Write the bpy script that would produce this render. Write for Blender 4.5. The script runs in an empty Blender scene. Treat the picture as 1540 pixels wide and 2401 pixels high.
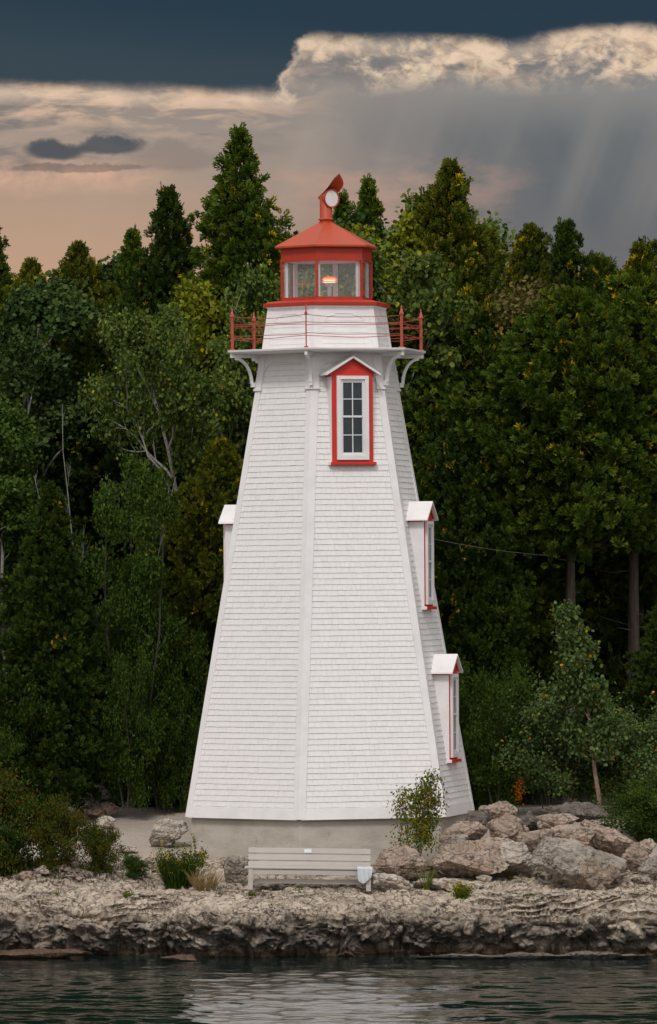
import bpy, math, random
import numpy as np
R_=math.radians
scene=bpy.context.scene
# ------------------------------------------------------------------ camera
F=14850.0; D0=135.0; HC=7.5; YH=1369.0           # focal length / distance / eye height
cam_d=bpy.data.cameras.new("camera"); cam=bpy.data.objects.new("camera",cam_d)
scene.collection.objects.link(cam); scene.camera=cam
cam.location=(0,-D0,HC); cam.rotation_euler=(R_(90),0,0)
cam_d.sensor_fit='HORIZONTAL'; cam_d.sensor_width=36; cam_d.lens=36*F/1540
cam_d.shift_y=(YH-1200)/1540; cam_d.clip_start=1; cam_d.clip_end=6000
# ------------------------------------------------------------------ view / exposure
vs=scene.view_settings
vs.view_transform='Standard'; vs.look='None'; vs.gamma=1; vs.exposure=0.0; vs.use_curve_mapping=False
scene.cycles.sample_clamp_indirect=3.0; scene.cycles.sample_clamp_direct=8.0
# ------------------------------------------------------------------ world
SUN_EL=48; SUN_AZ=-12       # azimuth measured from the camera's side of the tower, + to the right
world=bpy.data.worlds.new("World"); scene.world=world; world.use_nodes=True
wt=world.node_tree; wt.nodes.clear()
class E:
    """tiny expression wrapper round math nodes"""
    def __init__(s,v,t): s.v=v; s.t=t
    def _m(s,op,*a,clamp=False):
        n=s.t.nodes.new('ShaderNodeMath'); n.operation=op; n.use_clamp=clamp
        for i,x in enumerate((s,)+a):
            if isinstance(x,E): s.t.links.new(x.v,n.inputs[i])
            else: n.inputs[i].default_value=x
        return E(n.outputs[0],s.t)
    def __add__(s,o): return s._m('ADD',o)
    __radd__=__add__
    def __mul__(s,o): return s._m('MULTIPLY',o)
    __rmul__=__mul__
    def __sub__(s,o): return s._m('SUBTRACT',o)
    def __rsub__(s,o): return (s*-1.0)+o
    def __truediv__(s,o): return s._m('DIVIDE',o)
    def __pow__(s,o): return s._m('POWER',o)
    def mx(s,o): return s._m('MAXIMUM',o)
    def mn(s,o): return s._m('MINIMUM',o)
    def ab(s): return s._m('ABSOLUTE')
    def step(s,a,b):   # smoothstep a->b (a<b)
        n=s.t.nodes.new('ShaderNodeMapRange'); n.interpolation_type='SMOOTHSTEP'
        s.t.links.new(s.v,n.inputs[0]); n.inputs[1].default_value=a; n.inputs[2].default_value=b
        return E(n.outputs[0],s.t)
def mixc(t,f,a,b):
    n=t.nodes.new('ShaderNodeMix'); n.data_type='RGBA'
    t.links.new(f.v,n.inputs[0])
    for k,c in ((6,a),(7,b)):
        if isinstance(c,tuple): n.inputs[k].default_value=c if len(c)==4 else (*c,1)
        else: t.links.new(c,n.inputs[k])
    return n.outputs[2]
def srgb(r,g,b):
    f=lambda c:(c/255/12.92 if c/255<=.04045 else ((c/255+.055)/1.055)**2.4)
    return (f(r),f(g),f(b))
def noise(t,vec,scale,detail=4,rough=.5,dist=0,lac=2.0):
    n=t.nodes.new('ShaderNodeTexNoise'); n.inputs['Scale'].default_value=scale
    n.inputs['Detail'].default_value=detail; n.inputs['Roughness'].default_value=rough
    n.inputs['Distortion'].default_value=dist; n.inputs['Lacunarity'].default_value=lac
    if vec is not None: t.links.new(vec,n.inputs['Vector'])
    return E(n.outputs[0],t)
def comb(t,x,y,z=0.0):
    n=t.nodes.new('ShaderNodeCombineXYZ')
    for i,c in enumerate((x,y,z)):
        if isinstance(c,E): t.links.new(c.v,n.inputs[i])
        else: n.inputs[i].default_value=c
    return n.outputs[0]
def build_world():
    t=wt
    tc=t.nodes.new('ShaderNodeTexCoord'); sp=t.nodes.new('ShaderNodeSeparateXYZ')
    t.links.new(tc.outputs['Generated'],sp.inputs[0])
    dx,dy,dz=[E(sp.outputs[i],t) for i in range(3)]
    yy=dy.mx(.02)
    x=dx/yy*(F/1000); y=dz/yy*(F/1000)            # bearing and height above the horizon
    warp=(noise(t,comb(t,x*1.0,y*2.2,3.1),3.0,6,.62)-.5)
    w2=(noise(t,comb(t,x*1.0,y*1.0,9.0),9.0,5,.6)-.5)
    yw=y+warp*.10
    # base veil
    warm=mixc(t,y.step(.70,1.15),srgb(190,156,130),srgb(160,146,135))
    cool=mixc(t,y.step(.72,1.2),srgb(116,112,114),srgb(140,138,136))
    xs=x+warp*.25+ (y-1.0)*.35
    base=mixc(t,xs.step(-.75,.75),warm,cool)
    # grey rain curtain in the middle right with slanting shafts
    rx=x-(y-1.0)*-.45
    sh=noise(t,comb(t,rx*6.0,0.0,1.7),1.0,3,.5)
    shm=(rx+.0).step(-.05,.3)*(1-y.step(1.02,1.2))*y.step(.62,.9)
    base=mixc(t,shm*((sh*1.6-.3).mx(0).mn(1)*.35+.5),base,srgb(88,97,103))
    shl=noise(t,comb(t,(x-(y-1.0)*.35)*7.0,0.0,5.7),1.0,3,.5)
    base=mixc(t,shl.step(.4,.8)*(1-y.step(1.0,1.22))*y.step(.75,.95)*.20,base,srgb(190,175,162))
    pk=noise(t,comb(t,x*1.3,y*3.2,4.4),2.6,5,.6)
    base=mixc(t,pk.step(.46,.68)*(1-y.step(.95,1.05))*(1-x.step(.2,.6))*.7,base,srgb(186,152,134))
    lg=noise(t,comb(t,x*1.1,y*3.6,14.4),3.2,5,.6)
    base=mixc(t,lg.step(.5,.66)*y.step(.93,1.0)*(1-x.step(-.4,.0))*.75,base,srgb(110,108,110))
    # peach lit cumulus band under the dark sheet
    n1=noise(t,comb(t,x*1.0,y*1.6,2.0),8.5,8,.60,.6)
    n2=noise(t,comb(t,x*1.0,y*1.5,7.7),19.0,6,.6,.5)
    n5=noise(t,comb(t,x*1.0,y*1.7,21.7),3.6,4,.5)
    bandR=(yw.step(1.14,1.22))*x.step(-.42,-.08)
    bandL=(yw.step(1.02,1.15))*(1-x.step(-.35,.1))
    lit=((n1*.50+n2*.22+n5*.28)-.5)*11.0+.42
    litR=(lit.mx(0).mn(1))*bandR
    base=mixc(t,bandR*.75,base,mixc(t,n2.step(.35,.65),srgb(112,112,114),srgb(146,136,130)))
    base=mixc(t,litR*.9,base,mixc(t,n2.step(.35,.62),srgb(196,168,144),srgb(236,210,180)))
    s1=noise(t,comb(t,x*.8,y*3.2,12.0),7.0,7,.6,.4)
    litL=((s1-.5)*8.0+.35).mx(0).mn(1)*bandL*.85
    base=mixc(t,bandL*.45,base,srgb(138,126,122))
    base=mixc(t,litL,base,srgb(222,188,160))
    # peach streak low on the left
    st=(1-((yw+.02-.975)*22.0).ab().mn(1))*(1-x.step(-.55,-.3))
    base=mixc(t,(st*(n2*2.2-.35)).mx(0).mn(1)*.9,base,srgb(214,172,146))
    # small dark clouds on the left
    def blob(cx,cy,rx_,ry_,amt):
        nonlocal base
        ex=(x-cx+warp*.1)/rx_; ey=(y-cy+w2*.05)/ry_
        d=ex*ex+ey*ey+w2*1.6
        base=mixc(t,(1-d.step(.45,1.25))*amt,base,srgb(78,84,90))
    blob(-.645,1.020,.078,.027,.95); blob(-.52,1.030,.095,.024,.9); blob(-.36,1.000,.12,.035,.25); blob(-.60,.975,.17,.012,.5)
    # dark slate sheet
    bnd=1.165-(x+.6)*.02
    bnd=bnd+(x+.06+(w2*.24)+(y-1.22)*.30).step(-.10,.05)*.128+x.step(.42,.66)*.036+w2*.034+warp*.03
    dm=(y-bnd).step(-.018,.020)
    # bright rim just below the sheet
    rim=(1-((y-bnd+.022)/.028).ab().mn(1))*(n1*2.4-.6).mx(0).mn(1)
    base=mixc(t,rim*.8,base,srgb(232,204,176))
    dark=mixc(t,(y+x*.12).step(1.13,1.34),srgb(60,73,80),srgb(41,58,71))
    dn=noise(t,comb(t,x*.6,y*5.0,3.0),3.0,4,.5)
    dark=mixc(t,(dn*.5),dark,srgb(44,66,82))
    front=mixc(t,dm,base,dark)
    # rest of the sky: overcast, brighter behind and above the boat
    hi=y.step(1.5,4.0)
    front=mixc(t,hi,front,(.050,.075,.092))
    el=dz.mx(0).mn(1)
    over=mixc(t,el.step(.30,.85),(.10,.135,.155),(1.0,1.0,1.0))
    frn=mixc(t,dz.step(.28,.6),front,over)
    back=mixc(t,el.step(.0,.5),(.76,.75,.745),(.98,.97,.97))
    allc=mixc(t,(dy*-1.0).step(-.22,.35),frn,back)
    bg=t.nodes.new('ShaderNodeBackground'); t.links.new(allc,bg.inputs[0]); bg.inputs[1].default_value=1.0
    sky=t.nodes.new('ShaderNodeTexSky'); sky.sky_type='NISHITA'; sky.sun_disc=False
    sky.sun_elevation=R_(SUN_EL); sky.sun_rotation=R_(180-SUN_AZ)
    b2=t.nodes.new('ShaderNodeBackground'); t.links.new(sky.outputs[0],b2.inputs[0]); b2.inputs[1].default_value=.08
    gap=noise(t,tc.outputs['Generated'],2.5,3,.5).step(.5,.7)*dz.step(.35,.6)*.35
    ms=t.nodes.new('ShaderNodeMixShader'); t.links.new(gap.v,ms.inputs[0]); t.links.new(bg.outputs[0],ms.inputs[1]); t.links.new(b2.outputs[0],ms.inputs[2])
    o=t.nodes.new('ShaderNodeOutputWorld'); t.links.new(ms.outputs[0],o.inputs[0])
build_world()
sun_d=bpy.data.lights.new("sun",'SUN'); sun=bpy.data.objects.new("sun",sun_d); scene.collection.objects.link(sun)
sun_d.energy=1.5; sun_d.angle=R_(12); sun_d.color=(1,.955,.91)
from mathutils import Vector, Matrix
_s=Vector((math.sin(R_(SUN_AZ))*math.cos(R_(SUN_EL)),-math.cos(R_(SUN_AZ))*math.cos(R_(SUN_EL)),math.sin(R_(SUN_EL))))
sun.rotation_euler=_s.to_track_quat('Z','Y').to_euler(); sun.location=(0,-30,60)

# ------------------------------------------------------------------ helpers
COL=scene.collection
def PX(x,y,Y):                      # a point at depth Y given its bearing
    k=(D0+Y)/F
    return np.array([(x-770)*k,Y,HC-(y-YH)*k])
def tag(o,label=None,cat=None,group=None,kind=None):
    if label: o['label']=label
    if cat: o['category']=cat
    if group: o['group']=group
    if kind: o['kind']=kind
    return o
def empty(name,loc=(0,0,0),parent=None):
    o=bpy.data.objects.new(name,None); COL.objects.link(o); o.location=loc; o.empty_display_size=.2
    if parent: o.parent=parent
    return o
def mesh_np(name,V,Fc,mats,parent=None,smooth=False,mi=None,tone=None):
    """V (n,3); Fc (m,k) array or list of arrays/lists of faces"""
    V=np.asarray(V,dtype=np.float32)
    me=bpy.data.meshes.new(name)
    if isinstance(Fc,np.ndarray):
        m,k=Fc.shape; loops=Fc.astype(np.int32).ravel(); starts=np.arange(0,m*k,k,dtype=np.int32); tot=np.full(m,k,dtype=np.int32)
    else:
        tot=np.array([len(f) for f in Fc],dtype=np.int32); loops=np.array([i for f in Fc for i in f],dtype=np.int32)
        starts=np.concatenate([[0],np.cumsum(tot)[:-1]]).astype(np.int32); m=len(tot)
    me.vertices.add(len(V)); me.vertices.foreach_set('co',V.ravel())
    me.loops.add(len(loops)); me.loops.foreach_set('vertex_index',loops)
    me.polygons.add(m); me.polygons.foreach_set('loop_start',starts); me.polygons.foreach_set('loop_total',tot)
    me.polygons.foreach_set('use_smooth',np.full(m,bool(smooth)))
    if mi is not None: me.polygons.foreach_set('material_index',np.asarray(mi,dtype=np.int32))
    for mt in (mats if isinstance(mats,(list,tuple)) else [mats]): me.materials.append(mt)
    if tone is not None:
        a=me.attributes.new('tone','FLOAT','FACE'); a.data.foreach_set('value',np.asarray(tone,dtype=np.float32))
    me.update(calc_edges=True); me.validate()
    o=bpy.data.objects.new(name,me); COL.objects.link(o)
    if parent is not None: o.parent=parent
    return o
class MB:
    def __init__(s): s.v=[]; s.f=[]; s.m=[]
    def add(s,V,Fs,m=0):
        b=len(s.v); s.v+= [tuple(map(float,p)) for p in V]; s.f+=[[b+i for i in f] for f in Fs]; s.m+=[m]*len(Fs)
    def loft(s,rings,m=0,caps=True,close=True):
        n=len(rings[0]); b=len(s.v)
        for r in rings: s.v+=[tuple(map(float,p)) for p in r]
        k=n if close else n-1
        for j in range(len(rings)-1):
            for i in range(k):
                a=b+j*n+i; c=b+j*n+(i+1)%n
                s.f.append([a,c,c+n,a+n]); s.m.append(m)
        if caps:
            s.f.append([b+i for i in range(n)][::-1]); s.m.append(m)
            s.f.append([b+(len(rings)-1)*n+i for i in range(n)]); s.m.append(m)
    def box(s,c,d,m=0,fr=None):
        """centre c, full size d, optional frame function mapping local to space"""
        x,y,z=[q/2 for q in d]
        P=[(c[0]+i*x,c[1]+j*y,c[2]+k*z) for k in (-1,1) for i,j in ((-1,-1),(1,-1),(1,1),(-1,1))]
        if fr: P=[fr(*p) for p in P]
        s.add(P,[[3,2,1,0],[4,5,6,7],[0,1,5,4],[1,2,6,5],[2,3,7,6],[3,0,4,7]],m)
    def prism(s,poly,y0,y1,m=0,fr=None):
        """poly in local (x,z), extruded along local y"""
        A=[(p[0],y0,p[1]) for p in poly]; B=[(p[0],y1,p[1]) for p in poly]
        if fr: A=[fr(*p) for p in A]; B=[fr(*p) for p in B]
        s.loft([A,B],m)
    def tube(s,pts,r,n=8,m=0,caps=True):
        pts=[np.array(p,float) for p in pts]; rs=r if hasattr(r,'__len__') else [r]*len(pts)
        rings=[]; up=np.array([0,0,1.0])
        for i,p in enumerate(pts):
            d=pts[min(i+1,len(pts)-1)]-pts[max(i-1,0)]; d/=np.linalg.norm(d)+1e-9
            a=np.cross(d,up)
            if np.linalg.norm(a)<.05: a=np.cross(d,[1,0,0])
            a/=np.linalg.norm(a); b=np.cross(d,a)
            rings.append([p+rs[i]*(math.cos(t)*a+math.sin(t)*b) for t in np.linspace(0,2*math.pi,n,endpoint=False)])
        s.loft(rings,m,caps)
    def lathe(s,prof,n=24,c=(0,0),m=0,caps=True):
        s.loft([[(c[0]+r*math.cos(t),c[1]+r*math.sin(t),z) for t in np.linspace(0,2*math.pi,n,endpoint=False)] for r,z in prof],m,caps)
    def build(s,name,mats,parent=None,smooth=False,bevel=0,auto=None):
        o=mesh_np(name,np.array(s.v),s.f,mats,parent,smooth,mi=s.m)
        import bmesh
        bm=bmesh.new(); bm.from_mesh(o.data); bmesh.ops.recalc_face_normals(bm,faces=bm.faces)
        if auto:
            for f in bm.faces: f.smooth=True
            for e in bm.edges: e.smooth=(len(e.link_faces)==2 and e.calc_face_angle(0)<R_(auto))
        bm.to_mesh(o.data); bm.free()
        if bevel:
            b=o.modifiers.new('bevel','BEVEL'); b.width=bevel; b.segments=2; b.limit_method='ANGLE'; b.angle_limit=R_(35)
        return o
# numpy noise -------------------------------------------------------
def _h(i,j,k,s):
    n=(i*374761393+j*668265263+k*2147483647+s*1274126177)&0xffffffff
    n=((n^(n>>13))*1274126177)&0xffffffff
    n=((n^(n>>16))*2246822519)&0xffffffff
    return ((n^(n>>15))&0xffffff)/float(0xffffff)
def vnoise(P,s=0):
    P=np.asarray(P,float); I=np.floor(P).astype(np.int64); f=P-I; u=f*f*f*(f*(f*6-15)+10); r=0
    for a in (0,1):
        for b in (0,1):
            for c in (0,1):
                w=(u[:,0] if a else 1-u[:,0])*(u[:,1] if b else 1-u[:,1])*(u[:,2] if c else 1-u[:,2])
                r=r+w*_h(I[:,0]+a,I[:,1]+b,I[:,2]+c,s)
    return r*2-1
def fbm(P,o=4,s=0,g=.5):
    P=np.asarray(P,float); r=0; a=1; t=0
    for i in range(o): r=r+a*vnoise(P*(2.03**i)+i*17.3,s+i); t+=a; a*=g
    return r/t
def worley(P,s=0):
    P=np.asarray(P,float); I=np.floor(P).astype(np.int64); d1=np.full(len(P),9.0); d2=np.full(len(P),9.0)
    for a in (-1,0,1):
        for b in (-1,0,1):
            for c in (-1,0,1):
                J=I+np.array([a,b,c])
                q=np.stack([J[:,0]+_h(J[:,0],J[:,1],J[:,2],s),J[:,1]+_h(J[:,0],J[:,1],J[:,2],s+7),J[:,2]+_h(J[:,0],J[:,1],J[:,2],s+13)],1)
                d=np.sqrt(((q-P)**2).sum(1)); m=d<d1
                d2=np.where(m,d1,np.minimum(d2,d)); d1=np.where(m,d,d1)
    return d1,d2
# ------------------------------------------------------------------ materials
def new_mat(name):
    m=bpy.data.materials.new(name); m.use_nodes=True; t=m.node_tree
    return m,t,t.nodes['Principled BSDF']
def ramp(t,f,stops):
    n=t.nodes.new('ShaderNodeValToRGB'); e=n.color_ramp.elements
    while len(e)<len(stops): e.new(.5)
    for i,(p,c) in enumerate(stops): e[i].position=p; e[i].color=(*c,1)
    t.links.new(f.v if isinstance(f,E) else f,n.inputs[0]); return n.outputs[0]
def bump(t,b,h,dist,strength=1.0):
    n=t.nodes.new('ShaderNodeBump'); n.inputs['Distance'].default_value=dist; n.inputs['Strength'].default_value=strength
    t.links.new(h.v,n.inputs['Height']); t.links.new(n.outputs[0],b.inputs['Normal'])
def objco(t,stretch=(1,1,1)):
    tc=t.nodes.new('ShaderNodeTexCoord'); mp=t.nodes.new('ShaderNodeMapping'); mp.inputs['Scale'].default_value=stretch
    t.links.new(tc.outputs['Object'],mp.inputs[0]); return mp.outputs[0]
def attr(t,name='tone'):
    n=t.nodes.new('ShaderNodeAttribute'); n.attribute_name=name; return E(n.outputs['Fac'],t)
def paint(name,col,col2,rough=.5,ns=3,dirt=None,dirt_amt=.0,bd=.003,stretch=(1,1,1),lo=.35,hi=.7):
    m,t,b=new_mat(name); co=objco(t,stretch)
    c=mixc(t,noise(t,co,ns,6,.6).step(lo,hi),col,col2)
    if dirt:
        c=mixc(t,noise(t,objco(t,(stretch[0]*2,stretch[1]*2,stretch[2]*.5)),4,7,.7).step(.56,.78)*dirt_amt,c,dirt)
    t.links.new(c,b.inputs['Base Color']); b.inputs['Roughness'].default_value=rough
    bump(t,b,noise(t,co,ns*12,5,.6),bd,.6); return m
WHITE=(.80,.765,.755)
M={}
M['trim']=paint('white_trim_paint',(.80,.77,.765),(.73,.705,.69),.45,2.5,(.45,.42,.38),.35)
def shingle_mat():
    m,t,b=new_mat('white_shingle'); tn=attr(t); co=objco(t)
    c=ramp(t,tn,[(0,(.755,.72,.705)),(.3,(.785,.752,.742)),(1,(.805,.774,.766))])
    g=noise(t,objco(t,(6,6,1.2)),2.2,6,.65)
    c=mixc(t,g.step(.52,.75)*.35,c,(.62,.595,.57))
    stn=noise(t,objco(t,(9,9,.35)),1.6,5,.7); c=mixc(t,stn.step(.60,.80)*.4,c,(.52,.48,.43))
    blot=noise(t,objco(t,(1.5,1.5,.5)),1.3,5,.7)
    c=mixc(t,blot.step(.62,.8)*.3,c,(.60,.58,.56))
    t.links.new(c,b.inputs['Base Color']); b.inputs['Roughness'].default_value=.6
    bump(t,b,noise(t,objco(t,(14,14,1.5)),5,4,.6),.004,.6); return m
M['shingle']=shingle_mat()
M['butt']=paint('weathered_butt_and_dark_strip',(.52,.48,.445),(.68,.64,.61),.85,7,lo=.3,hi=.75)
M['seam']=paint('painted_board_joint',(.45,.42,.40),(.58,.55,.53),.8,7)
M['red']=paint('red_paint',(.46,.030,.008),(.38,.030,.010),.55,5,(.30,.055,.035),.16)
M['bright_red']=paint('fresh_red_paint',(.60,.024,.012),(.52,.028,.014),.5,4)
M['roof_red']=paint('roof_red_paint',(.47,.056,.014),(.40,.062,.022),.50,3,(.42,.15,.09),.5)
M['iron_red']=paint('red_iron_paint',(.44,.065,.040),(.34,.05,.035),.5,9,(.20,.06,.04),.4)
M['concrete']=paint('concrete',(.50,.45,.39),(.40,.35,.30),.85,1.4,(.25,.20,.155),.75,.012,(1,1,2.2))
M['inner']=paint('white_inner_paint',(.74,.72,.74),(.68,.66,.68),.5,3)
M['bench']=paint('beige_bench_paint',(.47,.425,.395),(.42,.38,.35),.6,4,(.3,.22,.17),.25,.003,(.4,2,2))
M['brass']=paint('pale_plaque',(.75,.74,.73),(.68,.67,.66),.3,20)
M['cloth']=paint('pale_blue_cloth',(.58,.62,.65),(.52,.56,.59),.9,9)
M['greymetal']=paint('grey_metal',(.55,.53,.55),(.45,.43,.45),.35,8)
def glass_dark():
    m,t,b=new_mat('dark_window_glass'); c=mixc(t,noise(t,objco(t),2.5,4,.6).step(.35,.7),(.010,.016,.020),(.022,.034,.040))
    t.links.new(c,b.inputs['Base Color']); b.inputs['Roughness'].default_value=.07; bump(t,b,noise(t,objco(t),4,2,.4),.002,.35); return m
M['pane']=glass_dark()
def clear_glass():
    m,t,b=new_mat('lantern_glass'); t.nodes.remove(b); o=t.nodes['Material Output']
    tr=t.nodes.new('ShaderNodeBsdfTransparent'); tr.inputs[0].default_value=(.985,.99,.985,1)
    g=t.nodes.new('ShaderNodeBsdfGlossy'); g.inputs['Roughness'].default_value=.03
    d=t.nodes.new('ShaderNodeBsdfDiffuse'); d.inputs[0].default_value=(.7,.7,.66,1)
    lw=t.nodes.new('ShaderNodeLayerWeight'); lw.inputs[0].default_value=.5; f=(E(lw.outputs['Facing'],t)**4.0)*.35+.035
    m1=t.nodes.new('ShaderNodeMixShader'); t.links.new(f.v,m1.inputs[0]); t.links.new(tr.outputs[0],m1.inputs[1]); t.links.new(g.outputs[0],m1.inputs[2])
    m2=t.nodes.new('ShaderNodeMixShader'); a=noise(t,objco(t,(2,2,1)),2,4,.6)*.07+.0; t.links.new(a.v,m2.inputs[0]); t.links.new(m1.outputs[0],m2.inputs[1]); t.links.new(d.outputs[0],m2.inputs[2])
    t.links.new(m2.outputs[0],o.inputs[0]); return m
M['glass']=clear_glass()
def emis(name,col,st):
    m,t,b=new_mat(name); b.inputs['Base Color'].default_value=(*col,1); b.inputs['Emission Color'].default_value=(*col,1); b.inputs['Emission Strength'].default_value=st; return m
M['lamp_hot']=emis('lamp_hot',(1,.46,.25),1.9); M['lamp_red']=emis('lamp_red',(1,.07,.03),1.5)
def rock_mat(name,light,mid,dark,stain=None,wl=False,scale=1.0,moss=.0):
    m,t,b=new_mat(name)
    geo=t.nodes.new('ShaderNodeNewGeometry'); sp=t.nodes.new('ShaderNodeSeparateXYZ'); t.links.new(geo.outputs['Position'],sp.inputs[0])
    z=E(sp.outputs[2],t)
    co=objco(t) if not wl else geo.outputs['Position']
    n1=noise(t,co,1.6*scale,7,.65); n2=noise(t,co,9*scale,7,.7); n3=noise(t,co,34*scale,5,.7); n4=noise(t,co,.7*scale,4,.6)
    c=mixc(t,n1.step(.35,.65),mid,light)
    msk=noise(t,co,1.05*scale,4,.6).step(.36,.60)
    vo=t.nodes.new('ShaderNodeTexVoronoi'); vo.feature='DISTANCE_TO_EDGE'; vo.inputs['Scale'].default_value=(2.4 if wl else 1.5)*scale
    wpn=t.nodes.new('ShaderNodeMixRGB') if False else None
    mpp=t.nodes.new('ShaderNodeMapping'); mpp.inputs['Scale'].default_value=(1,1.4,2.2); mpp.inputs['Rotation'].default_value=(.25,.12,.3)
    va=t.nodes.new('ShaderNodeVectorMath'); va.operation='MULTIPLY_ADD'; nn_=t.nodes.new('ShaderNodeTexNoise'); nn_.inputs['Scale'].default_value=3*scale; nn_.inputs['Detail'].default_value=4; t.links.new(co,nn_.inputs['Vector'])
    t.links.new(nn_.outputs['Color'],va.inputs[0]); va.inputs[1].default_value=(.35,.35,.35); t.links.new(co,va.inputs[2]); t.links.new(va.outputs[0],mpp.inputs[0]); t.links.new(mpp.outputs[0],vo.inputs['Vector'])
    ck=E(vo.outputs['Distance'],t); crk=(1-ck.step(.0,.045))
    c=mixc(t,n2.step(.49,.60)*(msk*.85+.18),c,dark)
    c=mixc(t,crk*(.8 if wl else .38)*(msk*.6+.4),c,dark)
    if stain: c=mixc(t,n4.step(.50,.62)*n2.step(.3,.6)*.75,c,stain)
    c=mixc(t,n3.step(.56,.66)*(msk*.5+.12),c,dark)
    c=mixc(t,noise(t,co,55*scale,3,.6).step(.60,.68)*.45,c,light)
    if moss: c=mixc(t,noise(t,co,3.1*scale,6,.7).step(.60,.68)*moss,c,(.10,.13,.03))
    if wl:
        nz=E(t.nodes.new('ShaderNodeSeparateXYZ').outputs[2],t); t.links.new(geo.outputs['Normal'],nz.v.node.inputs[0])
        # dark algae crust on the steep splash zone, pale bleached stone on the flat top
        zz=z+(n1-.5)*.9+(n2-.5)*.5
        c=mixc(t,(1-zz.step(.35,1.05))*noise(t,co,2.2,5,.6).step(.30,.58)*.85,c,mixc(t,n2.step(.4,.6),(.035,.031,.027),(.17,.15,.13)))
        c=mixc(t,(1-(z+(n2-.5)*.16).step(.07,.20))*.85,c,mixc(t,n1.step(.4,.6),(.17,.085,.03),(.10,.065,.035)))
        c=mixc(t,(1-(z+(n2-.5)*.02).step(.0,.05)),c,(.03,.028,.022))
        c=mixc(t,noise(t,co,2.3,6,.7).step(.61,.67)*zz.step(.95,1.2)*.7,c,(.17,.18,.05))
    t.links.new(c,b.inputs['Base Color']); b.inputs['Roughness'].default_value=.85
    bump(t,b,n2*1.0+n3*.5-crk*.5,.09/scale,1.0); return m
M['ledge']=rock_mat('pitted_limestone',(.74,.61,.475),(.48,.38,.295),(.10,.083,.066),None,True)
M['boulder']=rock_mat('pink_grey_limestone',(.60,.475,.38),(.40,.295,.225),(.07,.057,.046),(.40,.24,.15),scale=1.16)
M['boulder_grey']=rock_mat('grey_lichened_limestone',(.50,.43,.36),(.31,.26,.21),(.06,.052,.042),(.33,.22,.14),scale=1.4)
M['boulder_pale']=rock_mat('pale_limestone',(.74,.66,.57),(.54,.46,.38),(.11,.095,.08),(.48,.34,.24),scale=1.16)
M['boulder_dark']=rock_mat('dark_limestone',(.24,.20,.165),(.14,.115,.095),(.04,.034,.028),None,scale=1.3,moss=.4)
M['boulder_algae']=rock_mat('wet_orange_limestone',(.15,.085,.045),(.10,.055,.028),(.04,.028,.018),None,scale=2.0)
def leaf_mat(name,stops,tr=.12,rough=.65,spec=.10):
    m,t,b=new_mat(name); tn=attr(t); o=t.nodes['Material Output']
    c=ramp(t,tn,stops)
    inf=t.nodes.new('ShaderNodeObjectInfo'); hs=t.nodes.new('ShaderNodeHueSaturation'); t.links.new(c,hs.inputs['Color'])
    v=E(inf.outputs['Random'],t)*.32+.74; t.links.new(v.v,hs.inputs['Value'])
    big=noise(t,objco(t),1.1,3,.6)
    hs.inputs['Saturation'].default_value=1.12; h=(big-.5)*.05+.5; t.links.new(h.v,hs.inputs['Hue'])
    b.inputs['Roughness'].default_value=rough; b.inputs['Specular IOR Level'].default_value=spec
    t.links.new(hs.outputs[0],b.inputs['Base Color'])
    td=t.nodes.new('ShaderNodeBsdfTranslucent'); t.links.new(hs.outputs[0],td.inputs[0])
    ms=t.nodes.new('ShaderNodeMixShader'); ms.inputs[0].default_value=tr
    t.links.new(b.outputs[0],ms.inputs[1]); t.links.new(td.outputs[0],ms.inputs[2]); t.links.new(ms.outputs[0],o.inputs[0])
    return m
CED=[(0,(.022,.042,.008)),(.45,(.056,.094,.016)),(.8,(.115,.145,.026)),(.93,(.15,.15,.026)),(.97,(.42,.31,.02)),(1,(.50,.36,.03))]
M['cedar']=leaf_mat('cedar_leaf',CED)
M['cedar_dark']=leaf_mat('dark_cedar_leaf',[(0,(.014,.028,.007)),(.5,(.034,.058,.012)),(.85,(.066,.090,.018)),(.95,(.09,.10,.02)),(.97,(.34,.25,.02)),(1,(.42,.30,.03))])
M['cedar_yellow']=leaf_mat('golden_cedar_leaf',[(0,(.030,.045,.008)),(.4,(.070,.092,.014)),(.75,(.13,.135,.022)),(.9,(.20,.18,.025)),(.97,(.46,.33,.02)),(1,(.54,.38,.03))])
M['aspen']=leaf_mat('aspen_leaf',[(0,(.055,.085,.026)),(.4,(.10,.145,.040)),(.8,(.17,.215,.060)),(1,(.36,.33,.05))],.16)
M['aspen_light']=leaf_mat('light_aspen_leaf',[(0,(.10,.13,.022)),(.4,(.19,.215,.035)),(.8,(.28,.285,.05)),(1,(.44,.38,.05))],.16)
M['decid_dark']=leaf_mat('dark_broad_leaf',[(0,(.024,.045,.016)),(.5,(.050,.080,.026)),(.9,(.085,.115,.036)),(1,(.12,.14,.04))],.16)
M['decid_brown']=leaf_mat('browning_leaf',[(0,(.08,.08,.028)),(.5,(.15,.13,.045)),(.9,(.22,.17,.07)),(1,(.27,.18,.06))],.16)
M['birch']=leaf_mat('birch_leaf',[(0,(.040,.070,.026)),(.5,(.085,.125,.045)),(.88,(.16,.20,.07)),(.95,(.22,.22,.06)),(.97,(.60,.27,.02)),(1,(.6,.24,.02))],.16)
M['shrub']=leaf_mat('shrub_leaf',[(0,(.022,.045,.010)),(.5,(.048,.085,.018)),(.9,(.090,.125,.028)),(1,(.13,.15,.03))],.16)
M['shrub_red']=leaf_mat('reddening_shrub_leaf',[(0,(.024,.046,.010)),(.45,(.055,.080,.016)),(.70,(.10,.095,.018)),(.85,(.16,.080,.018)),(1,(.28,.085,.02))],.16)
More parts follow.
